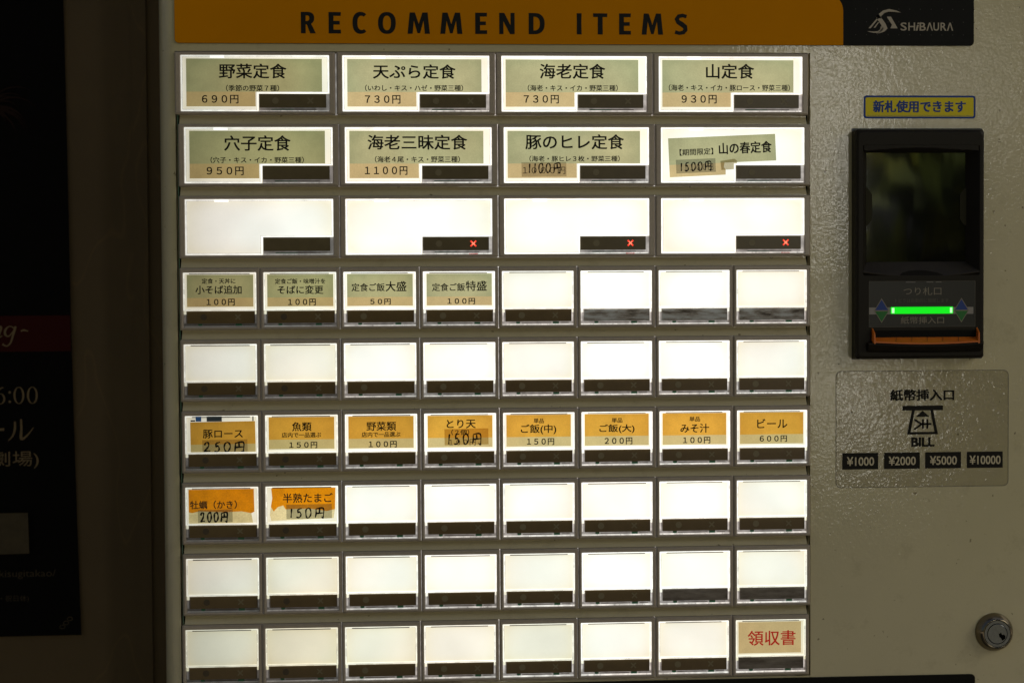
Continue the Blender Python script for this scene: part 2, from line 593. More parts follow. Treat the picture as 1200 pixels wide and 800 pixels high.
# ------------------------------------------------------------------ the setting
FLOOR_Y = 1350.0
mb = MB()
mb.add([(-60000, FLOOR_Y, -60000), (60000, FLOOR_Y, -60000), (60000, FLOOR_Y, 6000), (-60000, FLOOR_Y, 6000)], [(0, 1, 2, 3)])
g = part('ground', mb, plain('worn_paving', (0.30, 0.27, 0.22), 0.9, vary=0.2, scale=3.0, bumps=(40, 0.4, 0.004)))
g['kind'] = 'structure'

m, t, b = mat('brown_plaster')
f = noise(t, 5.0, 5.0, 0.6)
base = ramp(t, f, [(0.3, (0.085, 0.051, 0.016)), (0.7, (0.115, 0.072, 0.024))])
# long scratches: a thin band of a stretched noise
sc = noise(t, 1.0, 2.0, 0.4, (16, 16, 5))
ln = ramp(t, sc, [(0.492, (1, 1, 1)), (0.4985, (1.35, 1.3, 1.2)), (0.505, (1, 1, 1))])
mx = node(t, 'ShaderNodeMix', data_type='RGBA', blend_type='MULTIPLY'); mx.inputs[0].default_value = 1
t.links.new(base, mx.inputs[6]); t.links.new(ln, mx.inputs[7])
t.links.new(mx.outputs[2], b.inputs['Base Color'])
b.inputs['Roughness'].default_value = 0.6
bump(t, b, noise(t, 220.0, 3.0), 0.25, 0.0008)
M['wall'] = m
mb = MB()
mb.box(-6000, -1850, 5000, FLOOR_Y, 252, 420)
wall = part('wall', mb, M['wall'])
wall['kind'] = 'structure'
mb = MB()                                    # shallow upright joint strips beside the machine
mb.box(-70, -1850, -58, FLOOR_Y, 249, 251.5)
part('wall_batten', mb, M['wall'], wall)

# the planting across the yard, mirrored in the dark window and the glossy enamel
leafm, t, b = mat('leaves')
lf = noise(t, 1.2, 3.0)
t.links.new(ramp(t, lf, [(0.3, (0.02, 0.04, 0.006)), (0.5, (0.09, 0.12, 0.01)), (0.68, (0.42, 0.42, 0.015))]), b.inputs['Base Color'])
b.inputs['Roughness'].default_value = 0.6
rnd = random.Random(3)
vs, fs = [], []


def trunk(x, y, r, h):
    k = len(vs)
    for z, q in ((0, r), (h, r * 0.5)):
        for i in range(6):
            a = i * math.pi / 3
            vs.append((x + q * math.cos(a), y + q * math.sin(a), z))
    for i in range(6):
        j = (i + 1) % 6
        fs.append((k + i, k + j, k + 6 + j, k + 6 + i))


clumps = []
for row, yy in enumerate((-6.0, -7.6, -9.2)):
    for i in range(30):
        x = -4.2 + i * 0.34 + rnd.uniform(-0.12, 0.12)
        if 1.9 < x * 7.0 / (1.2 - yy) + 0.0 < 2.45:
            continue
        h = rnd.uniform(2.4, 4.4)
        trunk(x, yy, 0.05, h)
        for j in range(9):
            clumps.append((x + rnd.gauss(0, 0.1), yy + rnd.gauss(0, 0.3), h * (0.08 + 0.11 * j), rnd.uniform(0.2, 0.36)))
for cx, cy, cz, r in clumps:
    for j in range(60):
        p = Vector((rnd.gauss(0, 0.8), rnd.gauss(0, 1), rnd.gauss(0, 1.2))) * (r * 0.55) + Vector((cx, cy, cz))
        if p.z < 0.05:
            p.z = 0.05 + rnd.random() * 0.1
        u = Vector((rnd.gauss(0, 0.5), rnd.gauss(0, 0.5), rnd.gauss(0, 1.5))).normalized()
        v = u.cross(Vector((rnd.random(), rnd.random(), rnd.random()))).normalized()
        s = rnd.uniform(0.09, 0.20)
        k = len(vs)
        vs += [tuple(p + u * s), tuple(p + v * s * 0.4), tuple(p - u * s), tuple(p - v * s * 0.4)]
        fs.append((k, k + 1, k + 2, k + 3))
me = bpy.data.meshes.new('undergrowth')
me.from_pydata(vs, [], fs)
me.materials.append(leafm)
ug = bpy.data.objects.new('undergrowth', me)
C.objects.link(ug)
ug['kind'] = 'stuff'
ug['label'] = 'green planting across the yard, mirrored in the dark bill slot window'
ug['category'] = 'greenery'

# ------------------------------------------------------------------ the ticket machine
machine = thing('ticket_machine', 'cream meal ticket machine with backlit menu buttons and amber header', 'ticket machine', (220, FLOOR_Y, 120))
PD = 3.0                                    # depth of the sheet metal front; the button frames stand 3 mm proud
XL, XR = -14.0, 690.0
YT, YB = -330.0, FLOOR_Y
HX0, HX1, HY0, HY1 = -1.6, 456.6, -0.7, 455.0

mb = MB()


def quad(x0, y0, x1, y1, d=PD):
    mb.add([(x0, y0, d), (x1, y0, d), (x1, y1, d), (x0, y1, d)], [(0, 1, 2, 3)])


RB = 12.0
quad(XL + RB, YT, HX0, YB); quad(HX1, YT, XR - RB, YB)
quad(HX0, YT, HX1, HY0); quad(HX0, HY1, HX1, YB)
for (x0, y0), (x1, y1) in (((HX0, HY0), (HX1, HY0)), ((HX1, HY0), (HX1, HY1)), ((HX1, HY1), (HX0, HY1)), ((HX0, HY1), (HX0, HY0))):
    mb.add([(x0, y0, PD), (x1, y1, PD), (x1, y1, PD + 9), (x0, y0, PD + 9)], [(0, 1, 2, 3)])
for side in (-1, 1):
    xe = XL if side < 0 else XR
    prof = [(xe - side * RB * (1 - math.sin(a)), PD + RB * (1 - math.cos(a))) for a in [math.radians(90 * i / 10) for i in range(11)]]
    prof.append((xe, 240))
    for (xa, da), (xb, db) in zip(prof, prof[1:]):
        mb.add([(xa, YT, da), (xb, YT, db), (xb, YB, db), (xa, YB, da)], [(0, 1, 2, 3)])
mb.add([(XL, YT, PD + RB), (XR, YT, PD + RB), (XR, YT, 240), (XL, YT, 240)], [(0, 1, 2, 3)])
shell = part('cabinet', mb, M['cream'], machine)
shell['label'] = 'cream enamelled steel cabinet with orange peel texture'

for xa, xb, lv in ((HX0 + 10, 85, 0.10), (85.2, 140, 0.22), (140.2, 200, 0.30), (200.2, 256, 0.75), (256.2, 312, 0.55), (312.2, 370, 0.7), (370.2, HX1 - 10, 0.35)):
    mb = MB(); mb.box(xa, HY0 + 1, xb, HY1 - 1, 6.2, 7.0)
    part('lamp_board', mb, M['lower'], machine, level=lv)
mb = MB(); mb.box(HX0 - 4, HY0 - 4, HX1 + 4, HY1 + 4, 12.05, 13.0)
part('inner_plate', mb, M['black_matt'], machine)

QY = 51.17
TOPS = [r * QY for r in range(9)]
DX = [-1.2, 0.2, 0.2, 0.15, 0.1, 0.4, 0.15, 0.15, -0.8]
BH = 44.4
# rails of the same steel between the rows, with a soft crown
for r in range(8):
    y0, y1 = TOPS[r] + BH + 0.04, TOPS[r + 1] - 0.04
    mb = MB()
    x0, x1 = 1.2, 454.0
    ys = [(y0, 5.9), (y0 + 1.0, 5.9), (y0 + 2.4, 5.3), (y1 - 1.4, 3.3), (y1 - 0.5, 2.6), (y1 - 0.1, 2.6), (y1, 3.2), (y1, 11.5), (y0, 11.5)]
    mb.loops([[(x0, y, d) for y, d in ys], [(x1, y, d) for y, d in ys]], cap_start=True, cap_end=True)
    part('rail', mb, M['rail'], machine, at=(x0, y0, 4))
mb = MB()
mb.box(-0.6, HY0 + 1, 0.1, HY1 - 1, 5.0, 8.0)
part('diffuser_edge', mb, plain('green_glass_edge', (0.12, 0.22, 0.17), 0.2), machine)


# --- button meshes, built once round their own top left corner and shared
def ring_mesh(name, x0, y0, x1, y1, prof, r=0.6):
    """prof: list of (inset from the outer edge, depth)."""
    b_ = MB()
    b_.loops([rrect(x0 + i, y0 + i, x1 - i, y1 - i, max(r - i * 0.4, 0.25), d) for i, d in prof])
    return b_.mesh(name)


def frame_mesh(name, w_, ix0, iy0, ix1, iy1):
    b_ = MB()
    def rr(i, d): return rrect(i, i, w_ - i, BH - i, max(0.7 - i * 0.3, 0.2), d)
    def inn(i, d): return rrect(ix0 - i, iy0 - i, ix1 + i, iy1 + i, 0.5, d)
    b_.loops([rr(0, 6.0), rr(0, 1.3), rr(0.25, 0.65), rr(0.75, 0.45), rr(1.0, 0.0), inn(0.55, 0.0), inn(0.15, 0.25), inn(0, 0.7), inn(-0.25, 6.0)])
    return b_.mesh(name)


SW, WW = 56.55, 113.55
SMALL_FRAME = frame_mesh('small_button', SW, 2.35, 3.3, 54.2, 42.3)
WIDE_FRAME = frame_mesh('wide_button', WW, 4.2, 2.3, 109.4, 42.2)


def shared(fn):
    b_ = MB(); fn(b_)
    return b_


b_ = MB(); b_.box(2.2, 3.15, 54.35, 30.75, 2.6, 5.5)
SMALL_LAMP = b_.mesh('light_panel')
b_ = MB()
b_.box(4.0, 2.15, 109.6, 29.25, 2.6, 5.5); b_.box(4.0, 29.27, 59.0, 42.35, 2.6, 5.5)
WIDE_LAMP = b_.mesh('light_panel')


def hollow(b_, x0, y0, x1, y1, t_, d0, d1):
    b_.loops([rrect(x0, y0, x1, y1, 0.4, d1), rrect(x0, y0, x1, y1, 0.4, d0), rrect(x0 + t_, y0 + t_, x1 - t_, y1 - t_, 0.2, d0), rrect(x0 + t_, y0 + t_, x1 - t_, y1 - t_, 0.2, d1)])


b_ = MB(); hollow(b_, 2.45, 3.4, 54.1, 30.6, 1.15, 1.1, 2.6)
SMALL_RIM = b_.mesh('cover_rim')
b_ = MB()
b_.box(4.3, 2.4, 109.3, 3.7, 1.1, 2.3); b_.box(4.3, 3.7, 5.6, 42.1, 1.1, 2.3); b_.box(5.6, 40.8, 58.6, 42.1, 1.1, 2.3); b_.box(108.0, 3.7, 109.3, 29.2, 1.1, 2.3)
WIDE_RIM = b_.mesh('cover_rim')
b_ = MB()
b_.box(58.0, 28.55, 108.0, 29.35, 1.3, 2.6); b_.box(58.0, 29.35, 58.8, 41.2, 1.3, 2.6)
WIDE_NOTCH = b_.mesh('notch_rim')
# lower part of the cover beside and under the dark strip
b_ = MB()
b_.box(2.1, 30.8, 54.4, 42.5, 5.0, 5.6)
b_.box(4.0, 40.15, 52.9, 40.35, 3.2, 4.9)
b_.loops([[(2.4, 41.4, 3.6), (54.1, 41.4, 3.6), (54.1, 42.1, 2.2), (2.4, 42.1, 2.2)], [(2.4, 41.5, 4.9), (54.1, 41.5, 4.9), (54.1, 42.3, 4.9), (2.4, 42.3, 4.9)]], cap_start=True)
SMALL_LOWER = b_.mesh('cover_foot')
b_ = MB()
b_.box(59.05, 29.3, 109.5, 42.4, 5.0, 5.6)
b_.box(59.2, 41.2, 108.4, 41.5, 2.6, 4.9)
WIDE_LOWER = b_.mesh('cover_foot')
b_ = MB(); b_.box(2.7, 41.45, 53.9, 42.15, 2.2, 3.4)
SMALL_LIP = b_.mesh('foot_lip')
b_ = MB(); b_.box(59.2, 41.35, 109.0, 42.05, 2.2, 2.6)
WIDE_LIP = b_.mesh('foot_lip')
b_ = MB(); b_.loops([rrect(4.8, 31.0, 52.7, 39.7, 0.2, 4.9), rrect(4.8, 31.0, 52.7, 39.7, 0.2, 2.1), rrect(4.95, 31.15, 52.55, 39.55, 0.15, 1.95)], cap_end=True)
SMALL_STRIP = b_.mesh('dark_strip')
b_ = MB(); b_.loops([rrect(59.4, 29.7, 107.0, 39.3, 0.2, 4.9), rrect(59.4, 29.7, 107.0, 39.3, 0.2, 1.9), rrect(59.55, 29.85, 106.85, 39.15, 0.15, 1.75)], cap_end=True)
WIDE_STRIP = b_.mesh('dark_strip')


def disc(b_, x, y, r, d, n=20):
    b_.add([(x + r * math.cos(2 * math.pi * i / n), y + r * math.sin(2 * math.pi * i / n), d) for i in range(n)], [tuple(range(n))])


def cross(b_, x, y, r, t_, d):
    for s in (-1, 1):
        dx, dy = 0.7071, 0.7071 * s
        nx, ny = -dy * t_ / 2, dx * t_ / 2
        b_.add([(x - dx * r + nx, y - dy * r + ny, d - 0.02 * (s > 0)), (x + dx * r + nx, y + dy * r + ny, d - 0.02 * (s > 0)), (x + dx * r - nx, y + dy * r - ny, d - 0.02 * (s > 0)), (x - dx * r - nx, y - dy * r - ny, d - 0.02 * (s > 0))], [(0, 1, 2, 3)])


def one(fn, name, *a):
    b_ = MB(); fn(b_, *a)
    return b_.mesh(name)


S_DISC = one(disc, 'circle_mark', 16.6, 35.2, 2.3, 1.90)
S_DISC_DARK = one(disc, 'circle_mark', 16.6, 35.2, 2.3, 1.90)
S_CROSS = one(cross, 'cross_mark', 40.9, 35.2, 2.6, 1.0, 1.90)
W_DISC = one(disc, 'circle_mark', 71.0, 34.5, 2.3, 1.70)
W_CROSS = one(cross, 'cross_mark', 95.8, 34.5, 2.8, 1.1, 1.70)
W_CORE = one(cross, 'cross_mark_core', 95.8, 34.5, 1.5, 0.55, 1.62)
b_ = MB(); b_.box(12.6, 39.9, 15.4, 41.2, 3.0, 4.8); b_.box(13.3, 41.15, 14.5, 41.7, 3.1, 4.8)
S_BIT1 = b_.mesh('circuit_bit')
b_ = MB(); b_.box(39.3, 39.9, 43.6, 41.9, 2.9, 4.8)
S_BIT2 = b_.mesh('circuit_bit')
b_ = MB(); b_.box(16.5, 40.5, 38.0, 40.9, 3.0, 4.8); b_.box(45, 40.5, 51, 40.8, 3.0, 4.8)
S_LINE = b_.mesh('foot_groove')
b_ = MB(); b_.box(68, 40.3, 84, 40.8, 2.4, 4.8)
W_BITG = b_.mesh('circuit_bit')
b_ = MB(); b_.box(84.2, 40.35, 100, 40.75, 2.4, 4.8)
W_BITD = b_.mesh('foot_groove')
b_ = MB(); b_.box(86, 41.6, 107, 42.0, 2.3, 2.55); b_.box(92.5, 41.5, 99, 42.1, 2.2, 2.45)  # reflected glow of the red cross, painted as emissive bars
W_SPILL = b_.mesh('painted_red_spill')

LEV = [0.90, 0.86, 0.97, 1.07, 0.97, 1.12, 1.09, 0.94]
ROWF = [1.0, 1.0, 1.03, 1.0, 1.01, 1.0, 1.0, 0.95, 0.84]


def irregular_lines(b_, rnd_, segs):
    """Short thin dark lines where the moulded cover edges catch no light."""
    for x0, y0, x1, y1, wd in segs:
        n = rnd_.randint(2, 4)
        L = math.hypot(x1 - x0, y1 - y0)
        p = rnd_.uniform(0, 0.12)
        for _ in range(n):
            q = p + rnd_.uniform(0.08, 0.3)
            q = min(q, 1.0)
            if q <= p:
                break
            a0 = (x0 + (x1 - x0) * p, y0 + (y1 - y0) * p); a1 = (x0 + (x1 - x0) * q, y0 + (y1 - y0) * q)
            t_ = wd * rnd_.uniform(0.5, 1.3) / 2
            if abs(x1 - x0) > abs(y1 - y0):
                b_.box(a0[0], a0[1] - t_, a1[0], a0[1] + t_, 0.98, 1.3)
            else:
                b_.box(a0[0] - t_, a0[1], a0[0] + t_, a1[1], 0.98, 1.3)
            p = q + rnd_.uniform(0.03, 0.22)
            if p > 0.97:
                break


SMALL_NAMES = {
    (3, 0): 'button with sage card adding small soba for 100 yen', (3, 1): 'button with sage card swapping soup for soba, 100 yen',
    (3, 2): 'button with sage card for large rice, 50 yen', (3, 3): 'button with sage card for extra large rice, 100 yen',
    (5, 0): 'button with slipped amber card and pen price 250 yen', (5, 1): 'button with amber fish card, 150 yen',
    (5, 2): 'button with amber vegetable card, 100 yen', (5, 3): 'button with amber chicken tempura card and taped 150 yen price',
    (5, 4): 'button with amber medium rice card, 150 yen', (5, 5): 'button with amber large rice card, 200 yen',
    (5, 6): 'button with amber miso soup card, 100 yen', (5, 7): 'button with amber beer card, 600 yen',
    (6, 0): 'button with faded torn oyster card and taped 200 yen price', (6, 1): 'button with torn soft boiled egg card and taped 150 yen price',
    (8, 7): 'receipt button with tan card and red print'}
WIDE_NAMES = {
    (0, 0): 'wide button with vegetable set meal card, 690 yen', (0, 1): 'wide button with tempura set meal card, 730 yen',
    (0, 2): 'wide button with shrimp set meal card, 730 yen', (0, 3): 'wide button with mountain set meal card, 930 yen',
    (1, 0): 'wide button with conger eel set meal card, 950 yen', (1, 1): 'wide button with shrimp trio set meal card, 1100 yen',
    (1, 2): 'wide button with pork fillet set meal card and taped 1100 yen price', (1, 3): 'wide button with tilted spring set meal card and taped 1500 yen price',
    (2, 0): 'blank wide button with unlit status strip', (2, 1): 'blank wide button with a lit red cross, second in its row',
    (2, 2): 'blank wide button with a lit red cross, third in its row', (2, 3): 'blank wide button with a lit red cross, last in its row'}
BTN = {}

for r in range(9):
    wide = r < 3
    for c in range(4 if wide else 8):
        p = 114.0 if wide else 57.0
        x0 = DX[r] + c * p + 0.22
        if r == 0 and c == 0:
            x0 -= 0.6
        y0 = TOPS[r]
        rnd = random.Random(r * 17 + c)
        lev = (0.5 * (LEV[2 * c] + LEV[2 * c + 1]) if wide else LEV[c]) * ROWF[r] * rnd.uniform(0.985, 1.015)
        if wide and c == 0:
            lev = 0.98 if r == 2 else 0.94
        at = (x0, y0, 0.0)
        B = put('wide_button' if wide else 'small_button', WIDE_FRAME if wide else SMALL_FRAME, M['frame'], machine, at)
        nm = (WIDE_NAMES if wide else SMALL_NAMES).get((r, c))
        if nm:
            B['label'] = nm
        BTN[(r, c)] = (B, at, lev)
        put('light_panel', WIDE_LAMP if wide else SMALL_LAMP, M['lamp'], B, at, level=lev)
        put('cover_rim', WIDE_RIM if wide else SMALL_RIM, M['rim'], B, at, level=lev)
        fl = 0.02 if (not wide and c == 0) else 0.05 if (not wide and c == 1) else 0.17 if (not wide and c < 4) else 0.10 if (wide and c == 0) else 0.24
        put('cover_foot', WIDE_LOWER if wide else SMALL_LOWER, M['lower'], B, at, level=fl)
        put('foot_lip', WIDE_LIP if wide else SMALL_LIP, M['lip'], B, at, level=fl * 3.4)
        if wide:
            put('notch_rim', WIDE_NOTCH, M['rim'], B, at, level=lev)
        # the strips of the newest looking buttons are rubbed pale
        sm = M['strip'] if not wide else M['wide_strip']
        if r == 3 and c >= 5:
            sm = M['strip_worn']
        elif r == 7 and c >= 6 or r == 8 and c == 7:
            sm = M['strip_hazy']
        st = put('dark_strip', (WIDE_STRIP if wide else SMALL_STRIP).copy() if sm in (M['strip_worn'], M['strip_hazy']) else (WIDE_STRIP if wide else SMALL_STRIP), sm, B, at)
        if sm in (M['strip_worn'], M['strip_hazy']):
            st.data.materials.clear(); st.data.materials.append(sm)
            st['label'] = 'status strip rubbed pale'
        if wide:
            redlit = r == 2 and c >= 1
            if not (r == 1 and c == 0) and not (r == 2 and c == 0):
                put('circle_mark', W_DISC, M['mark'], B, at)
            if redlit:
                x_ = put('cross_mark', W_CROSS.copy(), M['red_lamp'], B, at)
                x_.data.materials.clear(); x_.data.materials.append(M['red_lamp'])
                x_['label'] = 'red lit cross'
                put('cross_mark_core', W_CORE, M['red_core'], B, at)
                put('painted_red_spill', W_SPILL, M['red_dim'], B, at)
            elif r == 0:
                put('cross_mark', W_CROSS, M['mark'], B, at)
            put('circuit_bit', W_BITG, M['green_bit'], B, at)
            put('foot_groove', W_BITD, M['groove'], B, at)
        else:
            if sm is M['strip']:
                put('circle_mark', S_DISC_DARK if c < 2 else S_DISC, M['dark_mark'] if c < 2 else M['mark'], B, at)
                if c != 2:
                    put('cross_mark', S_CROSS, M['mark'], B, at)
            put('circuit_bit', S_BIT1, M['green_bit'], B, at)
            put('circuit_bit', S_BIT2, M['green_bit'], B, at)
            put('foot_groove', S_LINE, M['groove'], B, at)
        # moulding lines of the clear cover: a step all round with short odd breaks, different on every button
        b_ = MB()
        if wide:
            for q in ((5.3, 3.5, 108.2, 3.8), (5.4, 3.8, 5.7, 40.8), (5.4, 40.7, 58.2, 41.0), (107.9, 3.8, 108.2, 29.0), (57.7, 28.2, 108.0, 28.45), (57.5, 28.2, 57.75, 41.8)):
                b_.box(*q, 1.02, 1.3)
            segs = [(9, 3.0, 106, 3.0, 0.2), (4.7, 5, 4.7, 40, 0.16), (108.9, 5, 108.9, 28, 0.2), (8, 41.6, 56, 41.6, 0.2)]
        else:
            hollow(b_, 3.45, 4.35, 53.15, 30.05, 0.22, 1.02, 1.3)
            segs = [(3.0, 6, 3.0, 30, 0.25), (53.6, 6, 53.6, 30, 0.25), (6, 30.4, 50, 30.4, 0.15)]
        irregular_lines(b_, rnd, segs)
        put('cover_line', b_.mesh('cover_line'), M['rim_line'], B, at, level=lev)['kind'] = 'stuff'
        if not wide:
            b_ = MB(); b_.box(7.2 + rnd.uniform(-0.5, 0.5), 4.0, 49.0 + rnd.uniform(-0.6, 0.6), 4.55 + rnd.uniform(0, 0.12), 0.95, 2.4)
            put('cover_slot', b_.mesh('cover_slot'), M['groove'] if c < 3 else M['slot'], B, at)
            for xa, xb in ((2.6, 3.7), (53.0, 53.9)):
                b_ = MB(); b_.box(xa, 31.0, xb, 39.5, 3.6, 4.9)
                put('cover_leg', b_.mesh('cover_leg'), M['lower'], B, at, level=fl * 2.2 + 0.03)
                b_ = MB(); b_.box(xa + 0.1, 30.9, xb + 0.5 * (xa < 9), 33.2, 1.6, 3.2)
                put('cover_tab', b_.mesh('cover_tab'), M['rim'], B, at, level=lev * 0.8)
        else:
            b_ = MB(); b_.box(25.0, 2.5, 35.0, 4.2, 0.9, 1.6)
            put('cover_tab', b_.mesh('cover_tab'), M['rim'], B, at, level=1.3 * lev)
            b_ = MB(); b_.box(107.2, 29.5, 109.2, 41.4, 2.4, 4.9)
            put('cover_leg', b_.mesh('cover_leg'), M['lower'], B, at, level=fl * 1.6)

# --- cards
CD = 2.2                                    # depth of a card's face


def card(key, pieces, mats, label=None, d=CD):
    """pieces: list of (outline, material index)."""
    B, at, lev = BTN[key]
    b_ = MB()
    for pts, k in pieces:
        b_.poly([(at[0] + x, at[1] + y) for x, y in pts], d, k, 0.3)
    o = part('card', b_, mats, B, level=CARD_LEV.get(key, lev))
    if label:
        o['label'] = label
    return o


def R4(x0, y0, x1, y1):
    return [(x0, y0), (x1, y0), (x1, y1), (x0, y1)]


CARD_LEV = {(0, 0): 0.77, (0, 1): 1.0, (0, 2): 1.03, (0, 3): 1.02, (1, 0): 0.73, (1, 1): 0.94, (1, 2): 1.0, (1, 3): 1.0,
            (3, 0): 0.72, (3, 1): 0.72, (3, 2): 0.86, (3, 3): 0.95, (5, 0): 0.72, (5, 1): 0.78, (5, 2): 0.82, (5, 3): 0.98, (5, 4): 0.98,
            (5, 5): 1.02, (5, 6): 1.02, (5, 7): 0.9, (6, 0): 0.74, (6, 1): 0.85, (8, 7): 0.84}
for r in (0, 1):
    for c in range(4):
        if (r, c) == (1, 3):
            continue
        bx = [8.0, 7.6, 7.2, 6.9][c] - (0.3 if r == 1 else 0)
        card((r, c), [(R4(bx, 4.7, bx + 96.2, 28.2), 0), (R4(bx, 28.2, 57.0, 38.6), 1)], [M['sage'], M['sand']])
T24 = math.radians(2.4)


def rot(pts, ox, oy, a):
    return [(ox + x * math.cos(a) + y * math.sin(a), oy - x * math.sin(a) + y * math.cos(a)) for x, y in pts]


B, at, lev = BTN[(1, 3)]
sg = rot(R4(0, 0, 78.6, 19.3), 9.6, 10.1, T24)
sn = rot([(0, 19.3), (40.5, 19.3), (39.8, 22.5), (41.2, 24.5), (41.0, 28.0), (0, 28.2)], 9.6, 10.1, T24)
card((1, 3), [(sg, 0), (sn, 1)], [M['sage'], M['sand']], 'tilted card cut short')
for c in range(4):
    card((3, c), [(R4(4.9, 4.9, 52.0, 21.4), 0), (R4(4.9, 21.4, 52.0, 27.8), 1)], [M['sage'], M['sand']])
for c in range(1, 8):
    card((5, c), [(R4(4.7, 4.9, 51.6, 21.0), 0), (R4(4.7, 21.0, 51.6, 27.9), 1)], [M['amber'], M['oat']])
card((5, 0), [([(5.9, 7.9), (52.0, 7.4), (52.3, 23.6), (6.1, 24.0)], 0), ([(6.1, 24.0), (52.3, 23.6), (52.3, 29.7), (6.2, 29.9)], 1)], [M['amber'], M['oat']], 'slipped amber card')
card((6, 0), [([(4.4, 5.0), (50.9, 4.9), (51.2, 21.4), (49.0, 22.4), (42.0, 21.0), (30, 21.5), (12, 20.6), (7, 21.8), (4.5, 21.3)], 0),
              ([(4.5, 21.3), (7, 21.8), (12, 20.6), (30, 21.5), (42, 21.0), (49, 22.4), (50.2, 29.3), (4.6, 29.9)], 1)], [M['rust'], M['torn']], 'faded card with a torn lower edge')
card((6, 1), [([(6.3, 4.6), (52.3, 4.3), (51.9, 20.3), (46, 21.6), (33, 19.6), (16.5, 20.0), (14.8, 17.2), (10.9, 18.3), (8.0, 21.5), (6.0, 18.0), (7.0, 12.0)], 0),
              ([(6.0, 18.0), (8.0, 21.5), (10.9, 18.3), (14.8, 17.2), (16.5, 20.0), (33, 19.6), (46, 21.6), (51.9, 20.3), (50.8, 26.8), (6.2, 28.2), (5.2, 24)], 1)],
     [M['rust'], M['torn']], 'faded card with its corner torn away')
card((8, 7), [(R4(4.6, 5.2, 51.0, 28.2), 0)], [M['kraft']])

# things seen over the slipped card
B, at, lev = BTN[(5, 0)]
b_ = MB(); b_.box(at[0] + 10.0, at[1] + 3.7, at[0] + 14.0, at[1] + 7.3, 0.7, 0.9)
part('lamp_clip', b_, M['blue_bit'], B)
b_ = MB(); b_.box(at[0] + 17.8, at[1] + 3.7, at[0] + 28.6, at[1] + 7.4, 0.7, 0.9)
part('lamp_clip', b_, plain('slate_clip', (0.06, 0.09, 0.12), 0.4), B)
b_ = MB(); b_.box(at[0] + 6.4, at[1] + 6.2, at[0] + 9.6, at[1] + 7.3, 0.7, 0.9)
part('lamp_clip', b_, M['groove'], B)
b_ = MB(); b_.box(at[0] + 50.3, at[1] + 3.9, at[0] + 51.1, at[1] + 7.2, 0.7, 0.9)
part('lamp_clip', b_, M['red_ink'], B)
# adhesive tape beside the pen price of the tilted card
b_ = MB(); B, at, lev = BTN[(1, 3)]
b_.poly(rot([(37.5, 18.0), (48, 16.8), (50.0, 18.6), (49.0, 21.5), (50.5, 24.2), (44.5, 24.4), (38, 24.5)], at[0] + 9.6, at[1] + 10.1, T24), 2.05)
tape_m, t, b = clear('old_tape', (0.30, 0.24, 0.12), 0.5, 0.3)
t.nodes['Transparent BSDF'].inputs[0].default_value = (0.86, 0.78, 0.56, 1)
part('tape', b_, tape_m, B)
shade_m, t, b = clear('price_slip', (0.20, 0.17, 0.12), 0.72, 0.3)
t.nodes['Transparent BSDF'].inputs[0].default_value = (0.84, 0.80, 0.74, 1)
grey_m, t, b = clear('grey_price_slip', (0.16, 0.17, 0.15), 0.62, 0.3)
t.nodes['Transparent BSDF'].inputs[0].default_value = (0.80, 0.82, 0.80, 1)
brown_m, t, b = clear('amber_price_slip', (0.20, 0.13, 0.05), 0.70, 0.3)
t.nodes['Transparent BSDF'].inputs[0].default_value = (0.90, 0.74, 0.46, 1)

